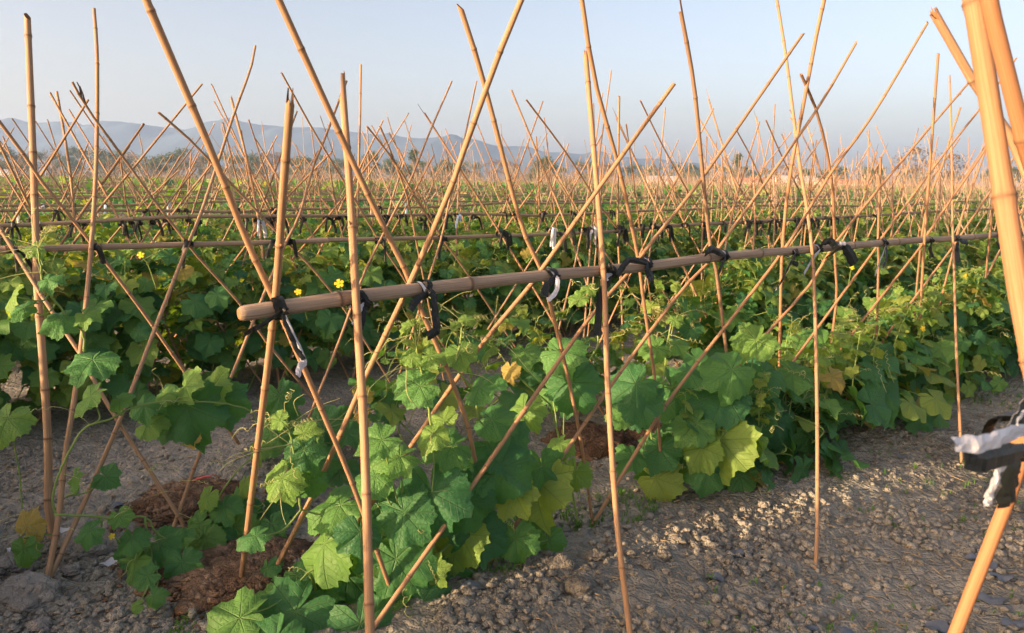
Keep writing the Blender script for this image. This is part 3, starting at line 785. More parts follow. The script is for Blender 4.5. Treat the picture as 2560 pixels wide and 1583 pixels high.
def near_tie(px, py, nr, rr, tails, label, silver=False, seed=0, off=.0):
    """tails: list of (list of px points relative to knot, width px, 'k'/'s'/'b')"""
    R = random.Random(seed)
    c = on_plane(px, py, nr)
    e = empty('plastic_tie', c)
    tag(e, label, 'tie', 'plastic film ties along the front rail' if nr == n1 else None)
    mb = MB(); wrap_geo(mb, np.zeros(3), D, rr + .010, rr + .0035, R, 4, .012, (1, 0) if silver else (0, 1), .5)
    link('wrapping', mb.mesh('wrapping', [M_BLACK, M_SILVER], False), e)
    kc = -N * (rr + .012) + D * .008
    mb = MB(); knot_geo(mb, kc, .013, R); link('knot', mb.mesh('knot', [M_BLACK], False), e)
    z = depth(c)
    for pts, w, kind in tails:
        P = [c + kc]
        for q, (dx, dy) in enumerate(pts):
            P.append(on_plane(px + dx, py + dy, nr - rr - .025 - .012 * q))
        mats = {'k': [M_BLACK, M_BLACK], 's': [M_SILVER, M_BLACK], 'b': [M_BLACK, M_SILVER], 'u': [M_BLUE, M_SILVER]}[kind]
        strip(e, c, P, w * z / F, R, mats, R.uniform(-.7, .7))
    return e


TIES = [
    (686, 772, .022, [([(-30, 40), (-60, 55), (-78, 66)], 16, 'k'), ([(28, 40), (55, 100), (75, 128)], 13, 'k'), ([(72, 125), (64, 142), (58, 168)], 17, 's')], 'black and white film tie with long tails at the blunt rail end', True),
    (893, 752, .022, [([(8, 20), (0, 42), (-12, 62)], 15, 's'), ([(14, 28), (6, 60), (-4, 85)], 24, 'k')], 'silver-faced film tie at the split-topped upright', True),
    (1050, 726, .021, [([(32, 10), (38, 60), (40, 100), (18, 115)], 26, 'k'), ([(-10, 25), (-24, 50)], 20, 'k')], 'black film tie with one long drooping loop, third along the front rail', False),
    (1372, 690, .019, [([(-5, 25), (-12, 52)], 22, 'b'), ([(22, 6), (18, 40), (-2, 62)], 12, 's')], 'black film tie with a pale ragged end, fourth along the front rail', False),
    (1514, 682, .018, [([(-8, 50), (-18, 110), (-20, 158)], 28, 'k'), ([(5, -12), (14, -18)], 18, 'k'), ([(-4, 12), (4, 22)], 14, 's')], 'film tie with a very long black strip hanging beside the splintered upright', False),
    (1605, 660, .018, [([(-30, -10), (-52, 14), (-62, 30)], 18, 'k'), ([(14, 15), (22, 34), (18, 46)], 26, 'k')], 'big black bow-shaped film tie between the splintered and the dark upright', False),
    (1800, 640, .017, [([(-20, -16), (-38, -6)], 20, 'k'), ([(6, 20), (-4, 42)], 18, 'k')], 'bunched black film tie around the dark spiked pole', False),
    (1975, 633, .016, [([(0, 25), (-18, 60), (-35, 90)], 24, 'b'), ([(6, 20), (20, 30)], 12, 'k')], 'olive black film tie with a broad end hanging at the orange knotty pole', False),
    (2036, 622, .016, [([(-4, 26), (-16, 44), (-28, 66)], 16, 's'), ([(22, -14), (40, -18), (52, -4)], 18, 'k')], 'film tie with a silver tail at the tall path-footed upright', False),
    (2092, 615, .015, [([(-16, 22), (-32, 30)], 18, 'k'), ([(28, 14), (44, 44)], 30, 'k'), ([(6, -6), (22, -6)], 10, 's')], 'wide black film tie with spread ends, left of the short dark upright', False),
    (2202, 607, .015, [([(14, 16), (12, 44), (2, 64)], 18, 'b'), ([(-4, 50), (-16, 84)], 10, 's')], 'film tie with curled black and silver tail at the short dark upright', False),
    (2318, 600, .014, [([(6, 18), (14, 46)], 30, 'k')], 'ragged black film tie left of the thin upright pole', False),
    (2384, 596, .014, [([(10, 20), (8, 60)], 18, 'k'), ([(18, 6), (34, 10)], 14, 'k')], 'black film tie at the thin upright pole on the right', False),
    (2488, 587, .013, [([(4, 16), (12, 32)], 14, 'k')], 'small black film tie, last before the big foreground pole', False),
]
for i, (x, y, rr, tails, lab, sil) in enumerate(TIES):
    near_tie(x, y, n1, rr, tails, lab, sil, 40 + i)
# the big wrap close to the lens at the right edge
e = empty('plastic_tie', on_plane(2545, 1092, n0 - .02)); c = np.array(e.location)
tag(e, 'large silver and black film wrap close up at the right edge', 'tie')
R = random.Random(77); mb = MB(); wrap_geo(mb, np.zeros(3), D, .035, .024, R, 4, .03, (0, 0), .5); link('wrapping', mb.mesh('wrapping', [M_BLACK, M_SILVER]), e)
z = depth(c)
strip(e, c, [on_plane(2590, 1070, n0 - .06), on_plane(2520, 1085, n0 - .07), on_plane(2460, 1108, n0 - .07), on_plane(2384, 1112, n0 - .06)], 34 * z / F, R, [M_SILVER, M_BLACK], .1)
strip(e, c, [on_plane(2580, 1120, n0 - .055), on_plane(2500, 1140, n0 - .06), on_plane(2440, 1148, n0 - .06), on_plane(2400, 1140, n0 - .055)], 55 * z / F, R, [M_BLACK, M_BLACK], .2)
strip(e, c, [on_plane(2530, 1130, n0 - .05), on_plane(2500, 1170, n0 - .055), on_plane(2484, 1210, n0 - .055), on_plane(2466, 1262, n0 - .05)], 30 * z / F, R, [M_SILVER, M_BLACK], .1)
strip(e, c, [on_plane(2545, 1120, n0 - .045), on_plane(2528, 1180, n0 - .045), on_plane(2512, 1262, n0 - .04)], 62 * z / F, R, [M_BLACK, M_BLACK], .1)
strip(e, c, [on_plane(2520, 1080, n0 - .05), on_plane(2545, 1050, n0 - .05), on_plane(2575, 1000, n0 - .05)], 40 * z / F, R, [M_BLACK, M_SILVER], .1)
strip(e, c, [on_plane(2535, 1070, n0 - .065), on_plane(2550, 1040, n0 - .065), on_plane(2580, 1005, n0 - .065)], 16 * z / F, R, [M_SILVER, M_BLACK], .1)


def small_tie(c, R, kind, label, group, scale=1.0, rr=.013):
    mb = MB()
    wrap_geo(mb, np.zeros(3), D, rr + .014, rr + .004, R, 2, .014 * scale, (0, 1), .5)
    knot_geo(mb, -N * (rr + .014), .013 * scale, R)
    for q in range(R.choice([1, 1, 2])):
        dx = R.uniform(-.05, .05); L = R.uniform(.05, .13) * scale
        P = [-N * (rr + .014), -N * (rr + .03) + D * dx * .6 + UP * R.uniform(-.02, .02), -N * (rr + .03) + D * dx * 1.2 - UP * L * .6, -N * (rr + .03) + D * dx * 1.3 - UP * L]
        P = catmull(P, 4); ribbon(mb, P, [R.uniform(.012, .026) * scale] * len(P), _r, (2, 2), .0008, .4)
    m = {'k': M_BLACK, 's': M_SILVER, 'u': M_BLUE}[kind]
    o = link('plastic_tie', mb.mesh('plastic_tie', [M_BLACK, M_BLACK if kind == 'k' else m, m]), None, c)
    tag(o, label, 'tie', group)
    return o


R = random.Random(5)
T2 = [(32, 622, 'k', 'black film tie at the far left of the second rail'), (231, 618, 'k', 'black film tie where the tall thin left upright meets the second rail'),
      (471, 607, 'k', 'black film tie at the crossing of bowing and twiggy-tipped poles'), (688, 607, 'k', 'black film tie hidden partly behind the rail end pole'),
      (720, 604, 'k', 'black film tie just right of the broken-topped end pole'), (948, 602, 'k', 'black film tie on the second rail right of the split-topped upright'),
      (1106, 596, 'k', 'black film tie on the second rail beside the thick up-right leaning pole'), (1260, 591, 'k', 'black film tie on the second rail under the jagged-tipped pole'),
      (1396, 586, 'k', 'black film tie on the second rail left of the splintered upright'), (1545, 577, 'k', 'black film tie on the second rail right of the splintered upright'),
      (1756, 563, 'k', 'black film tie on the second rail just left of the dark spiked pole'), (1866, 556, 'k', 'black film tie on the second rail right of the dark spiked pole'),
      (1985, 549, 'k', 'wide-ended black film tie on the second rail near the tall path-footed upright'), (2060, 545, 'k', 'black film tie on the second rail by the dark-tipped curved pole'),
      (2180, 539, 'k', 'black film tie on the second rail at the short dark upright')]
for x, y, kd, lab in T2:
    small_tie(on_plane(x, y, n2), R, kd, lab, 'plastic film ties along the second rail', 1.0)
T3 = [(34, 562, 'k', 3, 'black film tie on the third rail at the left edge'), (211, 559, 'k', 3, 'black film tie on the third rail beside the tall thin left upright'),
      (498, 556, 'k', 3, 'black film tie on the third rail at a crossing left of the first thick pole'), (646, 557, 's', 3, 'film tie with a long pale strip on the third rail'),
      (1050, 548, 'k', 3, 'black film tie on the third rail left of the thick up-right leaning pole'), (1185, 543, 'k', 3, 'black film tie on the third rail under the sky crossing'),
      (185, 513, 'k', 5, 'dark film knot on the fifth rail at the upright between the left poles'), (262, 511, 'u', 5, 'pale blue film strip hanging from the fifth rail near the tall thin upright'),
      (108, 514, 's', 5, 'white film strip on the fifth rail beside the thick left upright'), (420, 509, 'u', 5, 'small blue film tie on the fifth rail left of the first thick pole'),
      (1010, 508, 'u', 5, 'blue and white film strip on the fifth rail right of the split-topped upright'), (925, 512, 's', 5, 'pale film strip on the fifth rail beside the thin high upright')]
for x, y, kd, row, lab in T3:
    small_tie(on_plane(x, y, ROWS[row]), R, kd, lab, 'film ties on the rails behind', 1.25 if kd != 'k' else 1.0)
cnt = 0
for dist, row, P in TIEPTS:
    if row < 2 or cnt >= 90: continue
    C = RAILS[round(ROWS[row], 3)][0]
    P = P.copy(); P[2] = ZR + .01 if row >= 3 else 1.165
    kd = R.choices(['k', 's', 'u'], [8, .8, .5] if row > 2 else [12, .3, .2])[0]
    small_tie(P, R, kd, '%s film tie on the %s rail from the front' % ({'k': 'black', 's': 'pale silver', 'u': 'pale blue'}[kd], rowname.get(row, 'far')),
              '%s film ties along the %s rail' % ({'k': 'black', 's': 'silver', 'u': 'blue'}[kd], rowname.get(row, 'far')), 1.0)
    cnt += 1

# ------------------------------------------------------------------ leaves and vines
_ang = np.radians([0, 12, 26, 38, 51, 65, 80, 92, 103, 116, 130, 142, 152, 163, 172, 177, 180])
_rad = np.array([1.0, .88, .79, .81, .93, .80, .74, .77, .83, .73, .66, .67, .69, .58, .38, .16, .05])


def leaf_geo(M, rings, R, teeth=True):
    """unit leaf: attach point at the origin, tip along +y, upper face +z"""
    k1 = np.clip(1 + np.array([R.uniform(-.10, .10) for _ in _ang]), .8, 1.2); k2 = np.clip(1 + np.array([R.uniform(-.10, .10) for _ in _ang]), .8, 1.2)
    th = (np.arange(M) + .0) / M * 2 * math.pi - math.pi
    a = np.abs(th)
    r = np.where(th >= 0, np.interp(a, _ang, _rad * k1), np.interp(a, _ang, _rad * k2))
    if teeth:
        nt = M // 3
        saw = np.abs(((th / (2 * math.pi) * nt) % 1) - .5) * 2
        r = r * (1 + .10 * (saw - .5) * np.clip((math.pi - a) * 2, 0, 1))
    ts = np.linspace(0, 1, rings + 1)[1:] ** .85
    p = [R.uniform(-1, 1) for _ in range(8)]
    sp = math.radians(50)
    fold = np.abs(th / sp - np.round(th / sp)) * 2            # 0 on a vein, 1 between
    V = [[0, 0, 0]]; UV = [[0, 0]]
    droop = R.uniform(.05, .30); cup = R.uniform(-.38, .28); wav = R.uniform(.07, .22)
    for t in ts:
        rr = r * t; x = rr * np.sin(th); y = rr * np.cos(th)
        z = .055 * rr * np.sin(fold * math.pi / 2) ** 1.5 * (1 - .3 * t) - droop * rr ** 2 + cup * np.abs(x) * rr + wav * rr ** 2 * np.sin(5 * th + p[0] * 3) + .05 * rr ** 2 * np.sin(11 * th + p[1] * 3)
        z = z - .25 * np.clip(y - .5, 0, 1) ** 2 * (1 + p[2]) - .2 * np.clip(np.abs(x) - .5, 0, 1) ** 2 * (1 + p[3])
        V += np.stack([x, y, z], -1).tolist(); UV += np.stack([x, y], -1).tolist()
    V = np.array(V); UV = np.array(UV)
    tr = [[0, 1 + (j + 1) % M, 1 + j] for j in range(M)]
    Q = []
    for i in range(rings - 1):
        b = 1 + i * M
        j = np.arange(M); j2 = (j + 1) % M
        Q.append(np.stack([b + j, b + j2, b + M + j2, b + M + j], -1))
    Q = np.concatenate(Q)[:, ::-1] if Q else np.zeros((0, 4), int)
    # the basal gap between the lobes stays open: drop faces next to the sinus
    return V, Q[:, ::-1], np.array(tr), UV


_R = random.Random(11)
LEAF_HI = [leaf_geo(72, 6, _R) for _ in range(12)]
LEAF_MD = [leaf_geo(36, 3, _R) for _ in range(10)]
LEAF_LO = [leaf_geo(16, 2, _R, False) for _ in range(6)]


def put_leaf(mb, lib, R, pos, nrm, tip, size, tint, mat=0):
    V, Q, T, UV = R.choice(lib)
    z = unit(nrm); y = unit(np.asarray(tip) - (np.asarray(tip) @ z) * z); x = np.cross(y, z)
    sx = R.uniform(.92, 1.1)
    W = pos + size * (V[:, :1] * x * sx + V[:, 1:2] * y + V[:, 2:3] * z)
    A = np.column_stack([UV, np.full(len(UV), tint)])
    mb.add(W, Q, T, A, mat)


def rvec(R): return np.array([R.gauss(0, 1), R.gauss(0, 1), R.gauss(0, 1)])


def curl(R, p, d, L, r=.0011):
    """a tendril: straight reach, then a coil"""
    d = unit(d); s = unit(np.cross(d, rvec(R))); u = np.cross(d, s)
    P = []; n = 36; coil = R.uniform(.3, .75); rad = R.uniform(.004, .012); turns = R.uniform(1, 5)
    for i in range(n):
        t = i / (n - 1)
        b = p + d * L * t - UP * .25 * L * t * t + s * .15 * L * math.sin(t * 2.5)
        if t > coil:
            w = (t - coil) / (1 - coil); an = w * turns * 6.28
            b = b + rad * (s * (math.cos(an) - 1) + u * math.sin(an))
        P.append(b)
    return np.array(P)


def tint_pick(R, young=.14, yellow=.03):
    q = R.random()
    if q < yellow: return R.uniform(.85, 1)
    if q < yellow + young: return R.uniform(.55, .75)  # light tints stand for young leaves and for sunlit ones
    return max(0, min(.7, R.gauss(.27, .2)))


def flower_geo(mb, c, nrm, s, R):
    z = unit(nrm); x = unit(np.cross(z, UP + .01)); y = np.cross(z, x)
    for k in range(5):
        a = k * 1.2566 + R.uniform(-.1, .1); d = x * math.cos(a) + y * math.sin(a); e = np.cross(z, d)
        P = [c, c + s * (.45 * d - .30 * e + .12 * z), c + s * (.62 * d + .16 * z), c + s * (.45 * d + .30 * e + .12 * z), c + s * (.95 * d - .34 * e + .10 * z), c + s * (1.05 * d + .02 * z), c + s * (.95 * d + .34 * e + .1 * z)]
        mb.add(P, [[1, 4, 5, 2], [2, 5, 6, 3]], [[0, 1, 2], [0, 2, 3]])
    tube(mb, [c - z * s * .5, c, c + z * s * .3], [s * .12, s * .2, s * .14], 6)


# ---- prototypes for the hedge-like rows: foliage, stems and tendrils
def proto(seed, lib, nleaf, hgt, wid, smin, smax, bare=.12, leafmat=M_LEAF, tend=16):
    R = random.Random(seed); fo = MB(); st = MB()
    stems = []
    for k in range(R.choice([2, 3])):
        x = R.uniform(-.12, .12); y = R.uniform(-.12, .12)
        P = [np.array([x, y, -.03])]
        h = hgt * R.uniform(.7, 1.05)
        for q in range(1, 7):
            P.append(np.array([x + R.uniform(-.16, .16), y + R.uniform(-.14, .14), h * q / 6]))
        P = catmull(P, 5); stems.append(P); tube(st, P, np.linspace(.0065, .003, len(P)), 6)
    for i in range(nleaf):
        u = R.random()
        z = bare * hgt + (hgt * 1.02 - bare * hgt) * (u ** .8)
        ay = R.gauss(0, .75); ay = max(-1.25, min(1.25, ay))
        prof = math.sin(math.pi * min(1, max(.12, z / hgt * .85 + .12))) ** .6
        pos = np.array([R.uniform(-.36, .36), ay * wid * prof, z])
        out = np.array([R.uniform(-.5, .5), np.sign(ay) * min(1, abs(ay)) * 1.0, 0])
        nr = unit(out * .8 + UP * (.45 + .6 * z / hgt) + rvec(R) * .28)
        tip = unit(out * .7 - UP * .8 + rvec(R) * .45 + np.array([R.uniform(-.8, .8), 0, 0]))
        sz = R.uniform(smin, smax) * (1.0 if z < .8 * hgt else .72)
        tn = tint_pick(R, .12 + .30 * (z > .72 * hgt), .035)
        put_leaf(fo, lib, R, pos, nr, tip, sz, tn)
        if i % 2 == 0:
            S = R.choice(stems); k = int(np.argmin(np.linalg.norm(S - (pos - [0, 0, .08]), axis=1)))
            m = (S[k] + pos) / 2 + np.array([0, 0, .03])
            tube(st, catmull([S[k], m, pos], 3), np.linspace(.003, .002, 7), 5, None, 0, False)
    for i in range(tend):
        pos = np.array([R.uniform(-.35, .35), R.gauss(0, wid * .6), hgt * R.uniform(.55, 1.05)])
        tube(st, curl(R, pos, np.array([R.uniform(-1, 1), R.uniform(-1, .3), R.uniform(.0, 1.0)]), R.uniform(.1, .28)), .0013, 4, None, 1, False)
    # young climbing shoots
    for i in range(R.choice([3, 4, 5])):
        x, y = R.uniform(-.3, .3), R.uniform(-.25, .15); z0 = hgt * .8
        P = catmull([np.array([x, y, z0]), np.array([x + R.uniform(-.05, .05), y, z0 + .12]), np.array([x + R.uniform(-.08, .08), y, z0 + R.uniform(.18, .30)])], 4)
        tube(st, P, np.linspace(.0035, .002, len(P)), 5)
        for q in range(5):
            k = min(len(P) - 1, int((q + 1) / 5 * len(P))); dr = unit(np.array([R.uniform(-1, 1), R.uniform(-1, .4), .2]))
            put_leaf(fo, lib, R, P[k] + dr * .03, unit(dr * .5 + UP * .7 + rvec(R) * .2), dr, R.uniform(.03, .065), R.uniform(.5, .74))
            if q > 2: tube(st, curl(R, P[k], dr + UP * .4, R.uniform(.08, .16)), .001, 4, None, 1, False)
    return (fo.mesh('foliage', [leafmat]), st.mesh('stem', [M_STEM, M_TENDRIL]))


PM = [proto(200 + i, LEAF_MD, 135, 1.02, .40, .065, .14) for i in range(7)]
PL_ = [proto(230 + i, LEAF_MD, 40, .52, .30, .09, .15, .05) for i in range(4)]
PS = [proto(245 + i, LEAF_MD, 24, .80, .26, .09, .15, .30) for i in range(4)]
PF = [proto(260 + i, LEAF_LO, 100, 1.0, .42, .08, .15, .1, M_LFAR, 2) for i in range(5)]


def place_plant(pr, pos, rz, s, label, group, full=True):
    pos = np.array(pos, float); pos[2] = ground_z(pos[0], pos[1], False)
    e = empty('vine_plant', pos); e.rotation_euler = (0, 0, rz); e.scale = (s, s, s * 1.0)
    link('foliage', pr[0], e); link('stem', pr[1], e)
    tag(e, label, 'vine plant', group)
    return e


nplant = 0
R = random.Random(31)
for row in range(2, 8):
    nr = ROWS[row]; lo = 0.115 * nr - 1.1; hi = min(3.6 * nr + .6, 30)
    if row == 2: lo = 2.1
    if row == 3: lo = -3.0
    a = lo
    while a < hi and nplant < 262:
        s = R.uniform(.84, 1.0)
        nn = nr - .30 + R.gauss(0, .06)
        pr = R.choice(PM) if row <= 4 else R.choice(PF)
        dens = .40 if row <= 3 else .5
        if row == 2:
            nn = nr - .42 + R.gauss(0, .05)
            if a < 4.9: pr = R.choice(PS + PL_[:1]); s = R.uniform(.8, 1.0); dens = .5
            else: s = R.uniform(.8, .95)
        place_plant(pr, AN(a, nn), ANG + R.choice([0, math.pi]) + R.uniform(-.25, .25), s,
                    'lush green vine plant filling the %s trellis row from the front' % rowname[row], 'vine plants of the %s trellis row' % rowname[row], row <= 4)
        nplant += 1
        a += dens * R.uniform(.85, 1.15)
# second row runs on unseen; then vines added behind the viewer to shade soil
a = -7.5
while a < -.4:
    if not -3.1 < a < -1.9:
        place_plant(R.choice(PM), AN(a, n2 - .42 + R.gauss(0, .05)), R.uniform(0, 6), R.uniform(.9, 1.02), 'lush vine plant of the second row outside the picture', 'second row vine plants left of the picture')
    a += .42
for i in range(9):
    place_plant(PM[i % 6], AN(-2.4 - .45 * (i % 2) + R.uniform(-.1, .1), 3.9 + i * .14), R.uniform(0, 6), R.uniform(.92, 1.08), 'unseen vine plant added behind the viewer to shade the soil', 'unseen vine plants added behind the viewer for shade')
for i in range(27):
    place_plant(PM[i % 6], AN(-2.3 - .45 * (i % 3) + R.uniform(-.1, .1), -1.1 + i * .125), R.uniform(0, 6), R.uniform(.92, 1.08), 'unseen vine plant added behind the viewer to shade the soil', 'unseen vine plants added behind the viewer for shade')
ROWEND = {}
# far vegetation: one mass
mb = MB(); R = random.Random(91)
for row in range(5, 36):
    nr = ROWS[row]; lo = 0.115 * nr - 1.1; hi = min(3.6 * nr + 2, 110)
    if row <= 7: lo = 18 if row == 5 else (12 if row == 6 else 8)
    a = lo
    dens = 30 if row < 9 else (16 if row < 15 else 8)
    while a < hi:
        sz = .11 if row < 9 else (.15 if row < 15 else .2)
        z = R.uniform(.35, 1.08) if R.random() < .85 else R.uniform(1.0, 1.3)
        out = rvec(R)
        if row < 9:
            put_leaf(mb, LEAF_LO, R, AN(a, nr + R.gauss(0, .3), z), unit(UP * .8 + out * .5 - N * .3), rvec(R), sz * R.uniform(.7, 1.3), tint_pick(R, .12, .02))
        else:
            c = AN(a, nr + R.gauss(0, .35), z); x = unit(rvec(R)); y = unit(np.cross(x, UP * .8 + out * .4))
            q = sz * R.uniform(.7, 1.3); tn = tint_pick(R, .10, .02)
            mb.add([c - x * q - y * q * .4, c + x * q * .3 - y * q, c + x * q + y * q * .3, c - x * q * .2 + y * q], [[0, 1, 2, 3]], None, [[0, 0, tn]] * 4)
        a += 1.0 / dens
o = link('distant_vines', mb.mesh('distant_vines', [M_LFAR]))
tag(o, 'distant mass of green vines in the far trellis rows', 'vines', kind='stuff')

